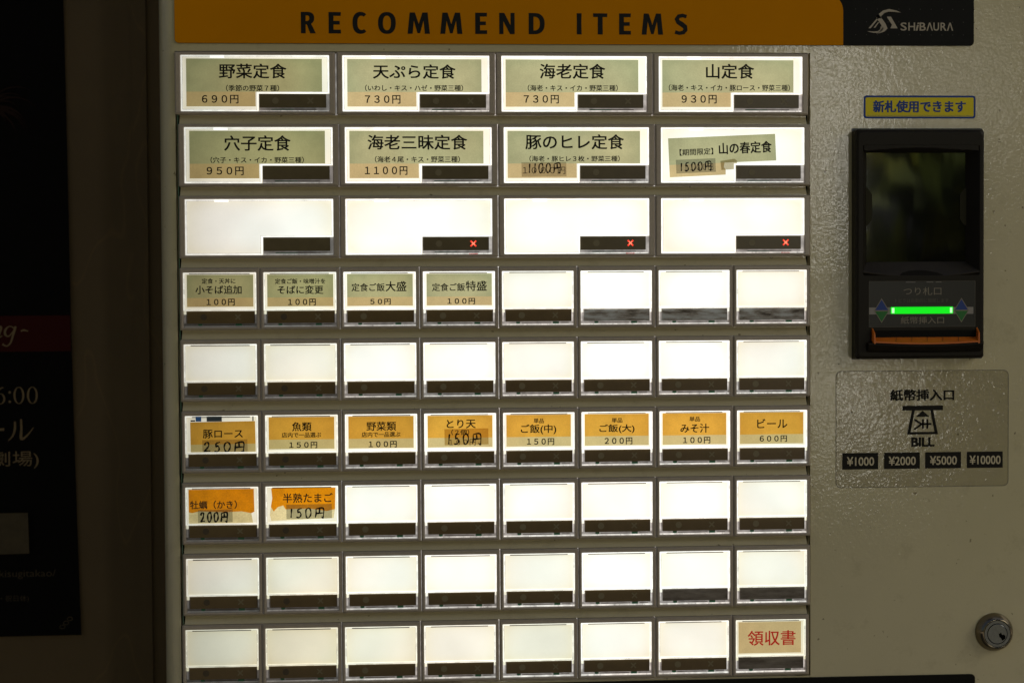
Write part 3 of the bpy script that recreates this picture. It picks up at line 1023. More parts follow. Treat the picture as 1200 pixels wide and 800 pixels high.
# every line of print on the cards: button, text, centre x, centre y, width, height ("#" pen, "@" price slip)
TEXTS = [
    ('w00', '野菜定食', 53.5, 13.5, 47.8, 10.6),
    ('w00', '（季節の野菜７種）', 53.3, 25.6, 37.6, 4.6),
    ('w00', '６９０円', 30.3, 33.5, 25.9, 6.1),
    ('w01', '天ぷら定食', 168.6, 13.6, 59.2, 10.3),
    ('w01', '（いわし・キス・ハゼ・野菜三種）', 168.4, 25.3, 70.3, 4.5),
    ('w01', '７３０円', 145.8, 33.5, 25.5, 6.1),
    ('w02', '海老定食', 282.6, 13.1, 47.5, 10.8),
    ('w02', '（海老・キス・イカ・野菜三種）', 282.8, 25.1, 65.3, 4.6),
    ('w02', '７３０円', 259.9, 33.2, 25.4, 6.1),
    ('w03', '山定食', 397.5, 12.8, 35.3, 10.8),
    ('w03', '（海老・キス・イカ・豚ロース・野菜三種）', 397.1, 24.7, 88.9, 4.7),
    ('w03', '９３０円', 374.8, 33.0, 25.7, 6.2),
    ('w10', '穴子定食', 56.3, 64.7, 47.1, 11.0),
    ('w10', '（穴子・キス・イカ・野菜三種）', 56.1, 76.7, 66.2, 4.5),
    ('w10', '９５０円', 33.3, 84.5, 26.2, 6.1),
    ('w11', '海老三昧定食', 170.5, 64.1, 71.4, 10.7),
    ('w11', '（海老４尾・キス・野菜三種）', 170.4, 76.3, 61.0, 4.6),
    ('w11', '１１００円', 147.9, 84.4, 30.5, 6.2),
    ('w12', '豚のヒレ定食', 284.0, 63.8, 71.5, 10.8),
    ('w12', '（海老・豚ヒレ３枚・野菜三種）', 283.9, 75.9, 65.6, 4.3),
    ('w12', '１０００円', 261.6, 84.4, 30.9, 5.2),
    ('w12', '#1100円', 262.6, 82.6, 25.2, 6.8),
    ('w12', '@', 261.6, 83.6, 32.5, 10.4),
    ('w13', '【期間限定】', 372.7, 71.0, 24.7, 4.8),
    ('w13', '山の春定食', 408.6, 68.0, 38.9, 8.5),
    ('w13', '#1500円', 372.8, 81.5, 24.3, 6.1),
    ('w13', '１１００円', 374.4, 82.2, 21.2, 4.9),
    ('w13', '@', 372.3, 81.2, 29.0, 9.9),
    ('s30', '定食・天丼に', 27.8, 162.9, 23.9, 3.8),
    ('s30', '小そば追加', 27.7, 169.1, 32.8, 6.2),
    ('s30', '１００円', 29.1, 178.0, 20.0, 4.9),
    ('s31', '定食ご飯・味噌汁を', 85.8, 163.3, 36.0, 3.8),
    ('s31', 'そばに変更', 85.9, 169.4, 32.8, 6.2),
    ('s31', '１００円', 86.9, 178.3, 19.8, 4.9),
    ('s32', '定食ご飯', 134.3, 167.9, 23.8, 5.8),
    ('s32', '大盛', 154.3, 167.3, 15.0, 7.3),
    ('s32', '５０円', 143.1, 178.3, 14.8, 4.3),
    ('s33', '定食ご飯', 192.1, 168.1, 23.8, 5.7),
    ('s33', '特盛', 212.1, 167.3, 15.2, 7.3),
    ('s33', '１００円', 201.2, 178.3, 20.0, 4.5),
    ('s50', '豚ロース', 29.7, 272.2, 28.4, 6.3),
    ('s50', '#250円', 31.5, 281.5, 30.7, 6.6),
    ('s50', '@', 31.1, 281.0, 32.1, 9.2),
    ('s51', '魚類', 86.0, 267.6, 14.0, 6.6),
    ('s51', '店内で一品選ぶ', 85.7, 273.6, 28.2, 3.8),
    ('s51', '１５０円', 86.9, 280.9, 20.1, 4.6),
    ('s52', '野菜類', 143.0, 267.9, 21.4, 6.6),
    ('s52', '店内で一品選ぶ', 142.8, 273.9, 27.9, 3.8),
    ('s52', '１００円', 143.9, 281.0, 20.2, 4.8),
    ('s53', 'とり天', 200.6, 266.9, 21.1, 6.4),
    ('s53', '（２個）', 199.9, 272.9, 13.0, 4.1),
    ('s53', '#150円', 203.6, 277.7, 26.7, 7.5),
    ('s53', '１００円', 201.4, 280.3, 19.2, 4.6),
    ('s53', '@', 204.4, 276.2, 31.8, 11.7),
    ('s54', '単品', 256.9, 265.2, 7.4, 3.6),
    ('s54', 'ご飯(中)', 256.7, 271.4, 25.8, 7.3),
    ('s54', '１５０円', 258.1, 280.4, 19.9, 4.9),
    ('s55', '単品', 314.0, 265.4, 7.8, 3.6),
    ('s55', 'ご飯(大)', 313.9, 271.6, 25.8, 6.5),
    ('s55', '２００円', 315.0, 280.5, 20.3, 5.0),
    ('s56', '単品', 371.0, 265.1, 7.9, 3.6),
    ('s56', 'みそ汁', 371.0, 271.8, 21.2, 6.6),
    ('s56', '１００円', 372.4, 280.6, 20.1, 4.8),
    ('s57', 'ビール', 428.2, 268.9, 22.4, 6.8),
    ('s57', '６００円', 429.0, 280.1, 20.2, 4.7),
    ('s60', '牡蠣（かき）', 22.5, 323.1, 33.4, 6.1),
    ('s60', '#200円', 23.5, 331.8, 20.5, 6.6),
    ('s60', '@', 23.7, 331.2, 24.7, 9.2),
    ('s61', '半熟たまご', 89.8, 319.0, 35.8, 6.9),
    ('s61', '#150円', 89.9, 329.7, 27.0, 6.8),
    ('s61', '@', 90.7, 328.8, 32.6, 10.4),
    ('s87', '領収書', 427.6, 426.4, 35.5, 11.1),
]
LETTERS = [('R', 88.0, 98.6), ('E', 107.7, 116.5), ('C', 124.7, 135.0), ('O', 142.9, 155.6), ('M', 164.0, 180.0), ('M', 187.4, 203.3), ('E', 212.5, 221.1), ('N', 229.8, 240.9), ('D', 251.0, 262.6), ('I', 285.7, 289.3), ('T', 297.6, 308.0), ('E', 316.5, 325.1), ('M', 332.9, 348.5), ('S', 356.6, 366.7)]
PRINTS = {}
for key, text, cx, cy, w_, h_ in TEXTS:
    k = (int(key[1]), int(key[2]))
    PRINTS.setdefault(k, []).append((text, cx, cy, w_, h_))
SMALLW = {'（', '定食・天丼に', '定食ご飯・味噌汁を', '店内で一品選ぶ', '単品', '【期間限定】'}
for k, rows in PRINTS.items():
    B, at, lev = BTN[k]
    ink, fine_, faded, pen = MB(), MB(), MB(), MB()
    tilt = T24 if k == (1, 3) else 0.0
    taped = any(t_[0] == '@' for t_ in rows)
    for text, cx, cy, w_, h_ in rows:
        if text == '@':
            s = MB()
            s.poly([(cx + x, cy + y) for x, y in rot(R4(-w_ / 2, -h_ / 2, w_ / 2, h_ / 2), 0, 0, tilt or 0.01)], CD - 0.12)
            part('price_slip', s, {(1, 2): shade_m, (1, 3): grey_m, (5, 0): shade_m, (5, 3): brown_m, (6, 0): grey_m, (6, 1): grey_m}[k], B)
        elif text[0] == '#':
            handwrite(pen, text[1:], cx, cy, w_ * 1.04, h_ * 1.02, CD - 0.2, pen={(5, 0): 1.25, (6, 0): 1.3, (6, 1): 1.15, (5, 3): 1.15}.get(k, 1.0), tilt=tilt)
        elif taped and text.endswith('円'):
            write(faded, text, cx, cy, w_, h_, CD - 0.05, 0.0, tilt=tilt)
        else:
            big = h_ > 6.0 and not text.endswith('円')
            if text == '領収書':
                write(ink, text, cx, cy, w_, h_, CD - 0.05, 0.16)
            elif text[0] in '（定店単【' and h_ < 5.0 and not text.endswith('円'):
                write(fine_, text, cx, cy, w_, h_, CD - 0.05, 0.085, tilt=tilt)
            else:
                write(ink, text, cx, cy, w_, h_, CD - 0.05, (0.20 if k[0] < 2 else 0.12) if big else (0.13 if text.endswith('円') else 0.09), tilt=tilt)
    if ink.f:
        im = M['red_ink'] if k == (8, 7) else M['ink']
        if k in ((6, 0), (6, 1)):
            im = plain('worn_print', (0.07, 0.035, 0.012), 0.6)
        part('card_print', ink, im, B, level=0.9)
    if fine_.f:
        part('small_print', fine_, M['thin_ink'], B)
    if faded.f:
        part('covered_price', faded, M['faded_ink'], B)
    if pen.f:
        part('pen_price', pen, M['brown_ink'] if k in ((1, 2), (5, 3)) else M['ink'], B)


# ------------------------------------------------------------------ header
def arc_corner(cx, cy, r, a0, a1, n=8):
    return [(cx + r * math.cos(math.radians(a0 + (a1 - a0) * i / n)), cy + r * math.sin(math.radians(a0 + (a1 - a0) * i / n))) for i in range(n + 1)]


b_ = MB()
pts = [(-1.4, -90)] + [(577.9, -90)] + arc_corner(577.9 - 3, -6.2 - 3, 3, 0, 90, 5) + arc_corner(-1.4 + 3, -6.2 - 3, 3, 90, 180, 5)
b_.poly(pts, 1.9, 0, 1.2)
header = part('header_panel', b_, M['black_panel'], machine, at=(300, -40, 3))
b_ = MB()
pts = [(-1.3, -44.0)] + arc_corner(480.6 - 11, -44.0 + 15, 13, -80, 0, 8) + [(482.6, -6.3)] + arc_corner(-1.3 + 3, -6.3 - 3, 3, 90, 180, 5)
pts = [(-1.3, -90), (455, -90), (455, -44.0)] + arc_corner(467.7, -31.0, 13, -90, 0, 10) + [(480.7, -6.3)] + arc_corner(1.7, -9.3, 3, 90, 180, 5)
b_.poly(pts, 1.6, 0, 0.28)
part('amber_field', b_, M['header'], header)
H_, ST, BAR = 15.2, 3.5, 2.7


def ell(cx, cy, rx, ry, a0, a1, n=20, pw=0.86):
    out = []
    for i in range(n + 1):
        a = math.radians(a0 + (a1 - a0) * i / n)
        c_, s_ = math.cos(a), math.sin(a)
        out.append((cx + rx * math.copysign(abs(c_) ** pw, c_), cy - ry * math.copysign(abs(s_) ** pw, s_)))
    return out


def letter(ch, x0, x1):
    """Heavy humanist capitals, drawn as outlines; top at y 0, foot at y H_."""
    b_ = MB()
    w_ = x1 - x0
    T, F = -28.5, -28.5 + H_
    n_ = [0]

    def pl(pts):
        b_.poly([(x0 + x, T + y) for x, y in pts], 1.5 - 0.004 * n_[0]); n_[0] += 1

    def band(o_, i_):
        b_.add([(x0 + x, T + y, 1.5 - 0.004 * n_[0]) for x, y in o_ + i_], [(i, i + 1, len(o_) + i + 1, len(o_) + i) for i in range(len(o_) - 1)]); n_[0] += 1
    h = H_
    if ch == 'E':
        pl([(0, 0), (w_, 0), (w_ - 0.2, BAR), (ST, BAR), (ST, h / 2 - BAR / 2), (w_ - 0.9, h / 2 - BAR / 2), (w_ - 0.9, h / 2 + BAR / 2 - 0.1), (ST, h / 2 + BAR / 2 - 0.1), (ST, h - BAR), (w_ - 0.1, h - BAR), (w_, h), (0, h)])
    elif ch == 'I':
        pl([(0, 0), (w_, 0), (w_ - 0.15, h / 2), (w_, h), (0, h), (0.15, h / 2)])
    elif ch == 'T':
        m_ = w_ / 2
        pl([(0, 0), (w_, 0), (w_ - 0.1, BAR), (m_ + ST / 2, BAR), (m_ + ST / 2 + 0.1, h), (m_ - ST / 2 - 0.1, h), (m_ - ST / 2, BAR), (0.1, BAR)])
    elif ch == 'N':
        pl([(0, h), (0, 0), (0.33 * w_, 0), (0.73 * w_, 0.58 * h), (0.73 * w_, 0), (w_, 0), (w_, h), (0.70 * w_, h), (0.27 * w_, 0.40 * h), (0.27 * w_, h)])
    elif ch == 'M':
        pl([(x * w_, h - y * h) for x, y in ((0, 0), (0.10, 1), (0.33, 1), (0.50, 0.46), (0.67, 1), (0.90, 1), (1, 0), (0.77, 0), (0.715, 0.62), (0.56, 0.03), (0.44, 0.03), (0.285, 0.62), (0.225, 0))])
    elif ch == 'O':
        band(ell(w_ / 2, h / 2, w_ / 2, h / 2 + 0.2, 0, 360, 36), ell(w_ / 2, h / 2, w_ / 2 - ST, h / 2 - BAR + 0.3, 0, 360, 36))
    elif ch == 'C':
        band(ell(w_ * 0.56, h / 2, w_ * 0.56, h / 2 + 0.2, 48, 312, 30), ell(w_ * 0.62, h / 2, w_ * 0.62 - ST, h / 2 - BAR + 0.2, 56, 304, 30))
    elif ch == 'D':
        pl([(0, 0), (ST, 0), (ST, h), (0, h)])
        band([(ST - 0.1, 0)] + ell(w_ * 0.36, h / 2, w_ * 0.64, h / 2, 90, -90, 24) + [(ST - 0.1, h)], [(ST - 0.1, BAR)] + ell(w_ * 0.36, h / 2, w_ * 0.64 - ST, h / 2 - BAR, 90, -90, 24) + [(ST - 0.1, h - BAR)])
    elif ch == 'R':
        pl([(0, 0), (ST - 0.1, 0), (ST - 0.1, h), (0, h)])
        ry = h * 0.29
        band([(ST - 0.2, 0)] + ell(w_ * 0.44, ry, w_ * 0.46, ry, 90, -90, 20) + [(ST - 0.2, ry * 2)], [(ST - 0.2, BAR - 0.2)] + ell(w_ * 0.42, ry, w_ * 0.48 - ST, ry - BAR + 0.2, 90, -90, 20) + [(ST - 0.2, ry * 2 - BAR + 0.4)])
        pl([(w_ * 0.36, h * 0.52), (w_ * 0.66, h * 0.50), (w_, h), (w_ * 0.62, h)])
    elif ch == 'S':
        path = [(w_ * 0.90, h * 0.135), (w_ * 0.60, h * 0.085), (w_ * 0.33, h * 0.12), (w_ * 0.185, h * 0.26), (w_ * 0.30, h * 0.40), (w_ * 0.55, h * 0.50), (w_ * 0.78, h * 0.62), (w_ * 0.82, h * 0.76), (w_ * 0.66, h * 0.89), (w_ * 0.36, h * 0.925), (w_ * 0.06, h * 0.865)]
        wd = [2.5, 2.7, 2.9, 3.3, 3.4, 3.5, 3.5, 3.3, 2.9, 2.6, 2.7]
        L_, R_ = [], []
        for i, p in enumerate(path):
            q, r_ = path[min(i + 1, len(path) - 1)], path[max(i - 1, 0)]
            dx, dy = q[0] - r_[0], q[1] - r_[1]; nn_ = math.hypot(dx, dy)
            L_.append((p[0] - dy / nn_ * wd[i] / 2, p[1] + dx / nn_ * wd[i] / 2)); R_.append((p[0] + dy / nn_ * wd[i] / 2, p[1] - dx / nn_ * wd[i] / 2))
        band(L_, R_)
    return b_


for ch, a_, e_ in LETTERS:
    part('header_letter', letter(ch, a_, e_), M['ink'], header)
b_ = MB()
for i in range(12):
    for j in range(3):
        disc(b_, 490 + i * 8.0, -14 - j * 9.3, 0.35, 1.8, 8)
o = part('dot_pattern', b_, M['dot'], header)
o['kind'] = 'stuff'
# maker's emblem and name
b_ = MB()
X0, Y0, SX, SY = 498.6, -14.6, 41.6 / 200, 19.0 / 100 * 0.97 / 1.0
# coordinates traced in emblem units: x 0..200 along, y 0..100 up


def emb(pts):
    b_.poly([(X0 + x * SX, Y0 - y * SY) for x, y in pts], 1.7)


def crescent(p0, p1, bulge_a, bulge_b, n=12):
    out = []
    for i in range(n + 1):
        t_ = i / n
        out.append((p0[0] + (p1[0] - p0[0]) * t_, p0[1] + (p1[1] - p0[1]) * t_ + bulge_a * 4 * t_ * (1 - t_)))
    for i in range(n - 1, 0, -1):
        t_ = i / n
        out.append((p0[0] + (p1[0] - p0[0]) * t_, p0[1] + (p1[1] - p0[1]) * t_ + bulge_b * 4 * t_ * (1 - t_)))
    return out


emb([(0, 10), (8, 7), (22, 4), (38, 4), (50, 10), (58, 22), (48, 30), (46, 18), (38, 11), (24, 9), (8, 10)])
emb([(40, 78), (52, 60), (64, 42), (72, 22), (62, 10), (45, 3), (30, 2), (44, 10), (52, 22), (50, 34), (40, 50), (32, 64)])
emb([(32, 64), (40, 78), (56, 92), (78, 98), (104, 92), (120, 84), (98, 87), (76, 88), (60, 82), (48, 68), (50, 60)])
emb([(12, 22), (44, 66), (38, 66), (4, 22)])
emb([(28, 24), (42, 46), (38, 46), (22, 24)])
emb([(70, 68), (84, 68), (108, 22), (82, 22), (88, 36), (72, 62)])
part('emblem', b_, M['logo'], header)
b_ = MB()
NW = [('S', 523.0, 528.0), ('H', 529.3, 534.8), ('i', 535.9, 537.6), ('B', 538.4, 543.4), ('Λ', 544.0, 549.2), ('U', 549.6, 554.2), ('R', 555.3, 560.2), ('Λ', 560.6, 565.6)]
NX = 523.2
sc_ = (562.3 - 523.2) / (565.6 - 523.0)
for ch, a_, e_ in NW:
    a_, e_ = NX + (a_ - 523.0) * sc_, NX + (e_ - 523.0) * sc_
    write(b_, ch, (a_ + e_) / 2, -20.0, e_ - a_, 5.9, 1.7, 0.12, skew=0.25 if ch == 'i' else 0.0)
part('maker_lettering', b_, M['logo'], header)

# black panel under the buttons
b_ = MB()
pts = [(100, 540), (100, 456.2)] + arc_corner(579.9 - 3, 456.2 + 3, 3, -90, 0, 5) + [(579.9, 540)]
b_.poly(pts, 2.0, 0, 1.05)
part('lower_panel', b_, M['black_panel'], machine, at=(300, 480, 3))


# ------------------------------------------------------------------ yellow sticker
def plate(name, x0, y0, x1, y1, r, d, m_, parent, thick=0.1, seg=4, **kw):
    b_ = MB()
    b_.poly([(x, y) for x, y, _ in rrect(x0, y0, x1, y1, r, d, seg)], d, 0, thick)
    return part(name, b_, m_, parent, **kw)


ys = plate('notice_sticker', 496.2, 30.0, 579.5, 46.7, 2.0, 2.85, M['navy'], machine, at=(537, 38, 3))
ys['label'] = 'yellow sticker with a blue border and blue print'
plate('sticker_field', 497.6, 31.4, 578.1, 45.3, 1.0, 2.78, M['yellow'], ys, 0.05)
b_ = MB(); write(b_, '新札使用できます', 537.7, 38.0, 69.2, 8.8, 2.72, 0.32)
part('sticker_print', b_, M['navy'], ys)
b_ = MB(); b_.box(498.3, 44.4, 577.4, 44.6, 2.71, 2.74)
part('sticker_line', b_, M['navy'], ys)

# ------------------------------------------------------------------ bill acceptor
bx0, by0, bx1, by1 = 487.4, 55.6, 582.6, 221.9
BF = -9.0
unit = None
b_ = MB()
wx0, wy0, wx1, wy1 = 493.0, 67.6, 578.5, 161.0          # mouth of the recess
outer = [rrect(bx0, by0, bx1, by1, 1.0, 2.98, 5), rrect(bx0, by0, bx1, by1, 2.2, BF + 2.2, 5), rrect(bx0 + 0.7, by0 + 0.7, bx1 - 0.7, by1 - 0.7, 3.0, BF + 0.7, 5), rrect(bx0 + 2.0, by0 + 2.0, bx1 - 2.0, by1 - 2.0, 3.0, BF, 5),
         rrect(wx0 - 0.6, wy0 - 0.6, wx1 + 0.6, wy1 + 0.6, 1.5, BF, 5), rrect(wx0, wy0, wx1, wy1, 1.0, BF + 0.6, 5), rrect(497.6, 71.4, 571.8, 152.4, 0.8, BF + 10.4, 5), rrect(498.2, 72.0, 571.2, 152.0, 0.8, 2.5, 5)]
b_.loops(outer)
unit = part('bill_acceptor', b_, M['black'], machine, at=((bx0 + bx1) / 2, by1, 3), smooth=False)
unit['label'] = 'black bill slot unit with a dark window, green lit bar and orange tray'
# mounting plate round it, bluish at the corners
plate('mounting_plate', 487.4, 53.9, 584.6, 222.6, 0.3, 2.7, plain('blue_grey_plate', (0.05, 0.06, 0.07), 0.4), unit, 0.2)
glass_m, t, b = mat('dark_window')
b.inputs['Base Color'].default_value = (0.004, 0.004, 0.004, 1)
b.inputs['Roughness'].default_value = 0.035
b.inputs['IOR'].default_value = 2.3
bump(t, b, noise(t, 1.0, 2.0, 0.5, (40, 40, 7)), 0.2, 0.0003)
b_ = MB(); b_.box(497.9, 71.8, 571.5, 152.2, 1.6, 2.4)
part('window', b_, glass_m, unit)
# sloping shelf under the window with its curved lip
n = 14
b_ = MB()
row0 = [(498.0 + (571.4 - 498.0) * i / n, 151.4, 1.5) for i in range(n + 1)]
row1 = [(492.6 + (579.0 - 492.6) * i / n, 158.2 + 3.6 * math.sin(math.pi * i / n), BF + 0.4) for i in range(n + 1)]
row2 = [(x, y + 0.5, BF - 0.05) for x, y, d in row1]
row3 = [(x, y + 1.2, BF + 0.3) for x, y, d in row1]
vs = row0 + row1 + row2 + row3
b_.add(vs, [(k * (n + 1) + i, k * (n + 1) + i + 1, (k + 1) * (n + 1) + i + 1, (k + 1) * (n + 1) + i) for k in range(3) for i in range(n)])
part('shelf', b_, plain('worn_black_plastic', (0.026, 0.020, 0.012), 0.45, vary=0.1, scale=200), unit)
# brow over the window, slightly arched
b_ = MB()
low = [(493.5 + 84.5 * i / n, 71.0 - 2.2 * math.sin(math.pi * i / n), BF + 0.15) for i in range(n + 1)]
up = [(493.5 + 84.5 * i / n, 67.2, BF + 0.15) for i in range(n + 1)]
inn_ = [(x, y, BF + 8) for x, y, d in low]
b_.add(up + low + inn_, [(k * (n + 1) + i, k * (n + 1) + i + 1, (k + 1) * (n + 1) + i + 1, (k + 1) * (n + 1) + i) for k in range(2) for i in range(n)])
part('brow', b_, M['black'], unit)
# finger notches either side of the window
for s in (0, 1):
    b_ = MB()
    xa = 498.6 if s == 0 else 570.9
    q = 1 if s == 0 else -1
    b_.poly([(xa - q * 1.2, 97.4), (xa, 97.6), (xa + q * 3.4, 102.4), (xa + q * 3.4, 120.6), (xa, 124.8), (xa - q * 1.2, 124.8)], 0.9, 0, 0.65)
    part('finger_notch', b_, plain('olive_plastic', (0.032, 0.030, 0.017), 0.6, spec=0.1), unit)
# lower face: print plate
pl = plate('print_plate', 496.8, 165.6, 575.6, 198.9, 0.8, BF - 0.12, M['plate'], unit, 0.1)
b_ = MB(); hollow(b_, 496.8, 165.6, 575.6, 198.9, 0.25, BF - 0.2, BF - 0.1)
part('plate_edge', b_, M['dim_print'], unit)
b_ = MB()
for x0, x1 in ((512.0, 524), (537.5, 546), (549, 556)):
    b_.box(524 + (x0 - 512) * 0.6, 166.2, 524 + (x1 - 512) * 0.6, 166.55, BF - 0.24, BF - 0.2)
part('painted_glint', b_, M['bar_print'], unit)  # glints along the plate's top edge, painted as pale bars
D1 = BF - 0.2
b_ = MB(); write(b_, 'つり札口', 536.4, 172.9, 28.0, 5.8, D1, 0.0)
write(b_, '紙幣挿入口', 536.4, 194.0, 32.0, 5.2, D1, 0.0)
part('slot_lettering', b_, M['grey_print'], unit)
b_ = MB(); write(b_, 'トビラは自動的に開閉します', 536.0, 179.7, 39.6, 2.9, D1)
part('fine_lettering', b_, M['dim_print'], unit)
b_ = MB(); b_.box(496.9, 184.6, 574.2, 189.6, BF - 0.18, BF - 0.12)
part('grey_bar', b_, M['bar_print'], unit)
b_ = MB(); b_.loops([rrect(513.0, 184.3, 558.9, 189.3, 0.4, BF), rrect(513.0, 184.3, 558.9, 189.3, 0.4, BF - 0.7), rrect(513.3, 184.6, 558.6, 189.0, 0.3, BF - 0.9)], cap_end=True)
gl = part('green_light_bar', b_, M['green_lamp'], unit)
b_ = MB(); b_.box(513.6, 185.0, 515.4, 188.7, BF - 1.0, BF - 0.92); b_.box(556.6, 185.0, 558.2, 188.7, BF - 1.0, BF - 0.92)
part('green_light_end', b_, M['green_core'], unit)
for cx in (506.2, 565.3):
    b_ = MB()
    yc, hh, ww = 186.9, 9.0, 5.6
    b_.poly([(cx, yc - hh), (cx + ww, yc), (cx, yc + hh), (cx - ww, yc)], BF - 0.26)
    dm = part('diamond_print', b_, M['grey_print'], unit)
    b_ = MB(); b_.poly([(cx, yc - hh + 1.0), (cx + ww - 0.8, yc - 0.3), (cx - ww + 0.8, yc - 0.3)], BF - 0.32)
    part('blue_arrow', b_, M['blue_print'], unit)
    b_ = MB(); b_.poly([(cx, yc + hh - 1.0), (cx + ww - 0.8, yc + 0.5), (cx - ww + 0.8, yc + 0.5)], BF - 0.32)
    part('green_arrow', b_, M['green_print'], unit)
# tray: dark mouth, orange floor with ribs, upturned ends, black lip
b_ = MB()
b_.box(500.2, 201.3, 576.6, 206.6, BF - 0.2, BF - 0.12)
part('slot_mouth', b_, M['black_matt'], unit)
b_ = MB()
n = 12
yl = [207.4 + 1.4 * math.sin(math.pi * i / n) for i in range(n + 1)]
xs_ = [500.0 + 77.2 * i / n for i in range(n + 1)]
rows_ = [[(x, 206.4, BF - 0.3) for x in xs_], [(x, y + 1.6, BF - 6.0) for x, y in zip(xs_, yl)], [(x, y + 2.6, BF - 6.0) for x, y in zip(xs_, yl)], [(x, y + 3.0, BF - 0.3) for x, y in zip(xs_, yl)]]
b_.add(sum(rows_, []), [(k * (n + 1) + i, k * (n + 1) + i + 1, (k + 1) * (n + 1) + i + 1, (k + 1) * (n + 1) + i) for k in range(3) for i in range(n)])
tray = part('orange_tray', b_, M['orange'], unit)
for q, xa in ((1, 498.9), (-1, 577.3)):
    b_ = MB()
    b_.add([(xa, 199.5, BF - 0.3), (xa + q * 1.0, 199.8, BF - 0.3), (xa + q * 1.2, 209.0, BF - 0.3), (xa, 209.0, BF - 0.3),
            (xa + q * 0.2, 203.2, BF - 5.8), (xa + q * 1.2, 203.4, BF - 5.8), (xa + q * 1.4, 210.8, BF - 6.0), (xa + q * 0.2, 210.8, BF - 6.0)],
           [(0, 1, 2, 3), (4, 7, 6, 5), (0, 4, 5, 1), (3, 2, 6, 7), (0, 3, 7, 4), (1, 5, 6, 2)])
    part('tray_end', b_, M['orange'], unit)
b_ = MB()
for i in range(5):
    x = 517 + i * 11.5
    b_.add([(x, 206.3, BF - 0.5), (x + 0.35, 206.3, BF - 0.5), (x - 1.7, 209.3, BF - 6.05), (x - 2.1, 209.3, BF - 6.05)], [(0, 1, 2, 3)])
part('tray_rib', b_, plain('rust_line', (0.22, 0.045, 0.004), 0.5), unit)
b_ = MB()
b_.loops([rrect(494.5, 202.0, 581.0, 217.6, 3.0, BF + 0.1, 4), rrect(494.8, 202.5, 580.6, 217.2, 3.0, BF - 1.2, 4), rrect(496.0, 203.5, 579.4, 216.2, 2.5, BF - 1.6, 4), rrect(497.8, 200.6, 578.6, 212.0, 1.5, BF - 1.6, 4), rrect(498.4, 200.8, 578.0, 211.6, 1.5, BF + 0.1, 4)])
b_ = MB()
nn = 14
xs_ = [495.5 + 84.6 * i / nn for i in range(nn + 1)]
bow = [1.6 * math.sin(math.pi * i / nn) for i in range(nn + 1)]
rows_ = [[(x, 209.8 + q, BF - 0.1) for x, q in zip(xs_, bow)], [(x, 210.2 + q, BF - 5.2) for x, q in zip(xs_, bow)], [(x, 211.4 + q, BF - 5.6) for x, q in zip(xs_, bow)], [(x, 214.6 + q * 0.7, BF - 3.5) for x, q in zip(xs_, bow)], [(x, 217.0 + q * 0.3, BF) for x, q in zip(xs_, bow)]]
b_.add(sum(rows_, []), [(k * (nn + 1) + i, k * (nn + 1) + i + 1, (k + 1) * (nn + 1) + i + 1, (k + 1) * (nn + 1) + i) for k in range(4) for i in range(nn)])
b_.add([r_[0] for r_ in rows_], [(0, 1, 2, 3, 4)]); b_.add([r_[-1] for r_ in rows_], [(0, 1, 2, 3, 4)])
part('tray_lip', b_, M['black'], unit)

# ------------------------------------------------------------------ clear sticker with the bill sign
film, t, b = clear('clear_film', (0.36, 0.33, 0.24), 0.80, 0.09)
t.nodes['Transparent BSDF'].inputs[0].default_value = (0.93, 0.92, 0.90, 1)
bump(t, b, mathn(t, 'ADD', noise(t, 420.0, 1.0), mathn(t, 'MULTIPLY', noise(t, 110.0, 2.0), 2.0)), 1.0, 0.00012)
b.inputs['IOR'].default_value = 2.6
bs = plate('bill_sticker', 475.6, 231.2, 604.9, 316.9, 4.0, 2.85, film, machine, 0.1, at=(540, 274, 3))
bs['label'] = 'clear sticker with bill sign and four price tags'
b_ = MB()
b_.loops([rrect(475.5, 231.1, 605.0, 317.0, 4.0, 2.84, 5), rrect(475.85, 231.45, 604.65, 316.65, 3.8, 2.80, 5), rrect(475.95, 231.55, 604.55, 316.55, 3.8, 2.86, 5)])
part('sticker_edge', b_, plain('grimy_edge', (0.22, 0.20, 0.15), 0.5), bs)
DS = 2.76
b_ = MB()
write(b_, '紙幣挿入口', 540.0, 249.2, 48.0, 8.4, DS, 0.3)
write(b_, 'BILL', 540.6, 283.8, 17.4, 6.9, DS, 0.42)
# insert-note sign
b_.poly(R4(525.2, 257.0, 555.6, 260.5), DS)
for q in (-1, 1):
    b_.poly([(540.3 + q * 5.8, 260.5), (540.3 + q * 8.0, 260.5), (540.3 + q * 11.6, 278.2), (540.3 + q * 9.3, 278.2)], DS)
b_.poly(R4(531.0, 276.4, 549.6, 278.2), DS)
b_.poly([(540.3, 260.7), (545.5, 265.2), (535.2, 265.2)], DS)
# yen sign lying on its side, its fork to the left
for pts in ([(539.0, 269.9), (547.0, 269.9), (547.0, 271.3), (539.0, 271.3)], [(533.8, 266.7), (535.4, 267.0), (539.6, 269.9), (539.2, 271.2), (534.3, 268.2)], [(533.2, 274.4), (534.6, 274.9), (540.0, 271.4), (539.0, 270.2)],
            R4(539.9, 267.0, 541.3, 274.0), R4(543.2, 267.0, 544.6, 274.0)):
    b_.poly(pts, DS - 0.01)
part('sign_print', b_, M['tag'], bs)
for (x0, x1), tx in zip(((480.4, 507.1), (511.5, 538.3), (542.3, 569.2), (573.6, 600.6)), ('¥1000', '¥2000', '¥5000', '¥10000')):
    b_ = MB(); b_.poly(R4(x0, 291.4, x1, 303.4), DS)
    part('price_tag', b_, M['tag'], bs)
    b_ = MB(); write(b_, tx, (x0 + x1) / 2 + 0.2, 297.5, 20.3 if len(tx) == 5 else 23.4, 6.6, DS - 0.08, 0.14)
    part('tag_lettering', b_, plain('cream_print', (0.55, 0.48, 0.33), 0.4), bs)

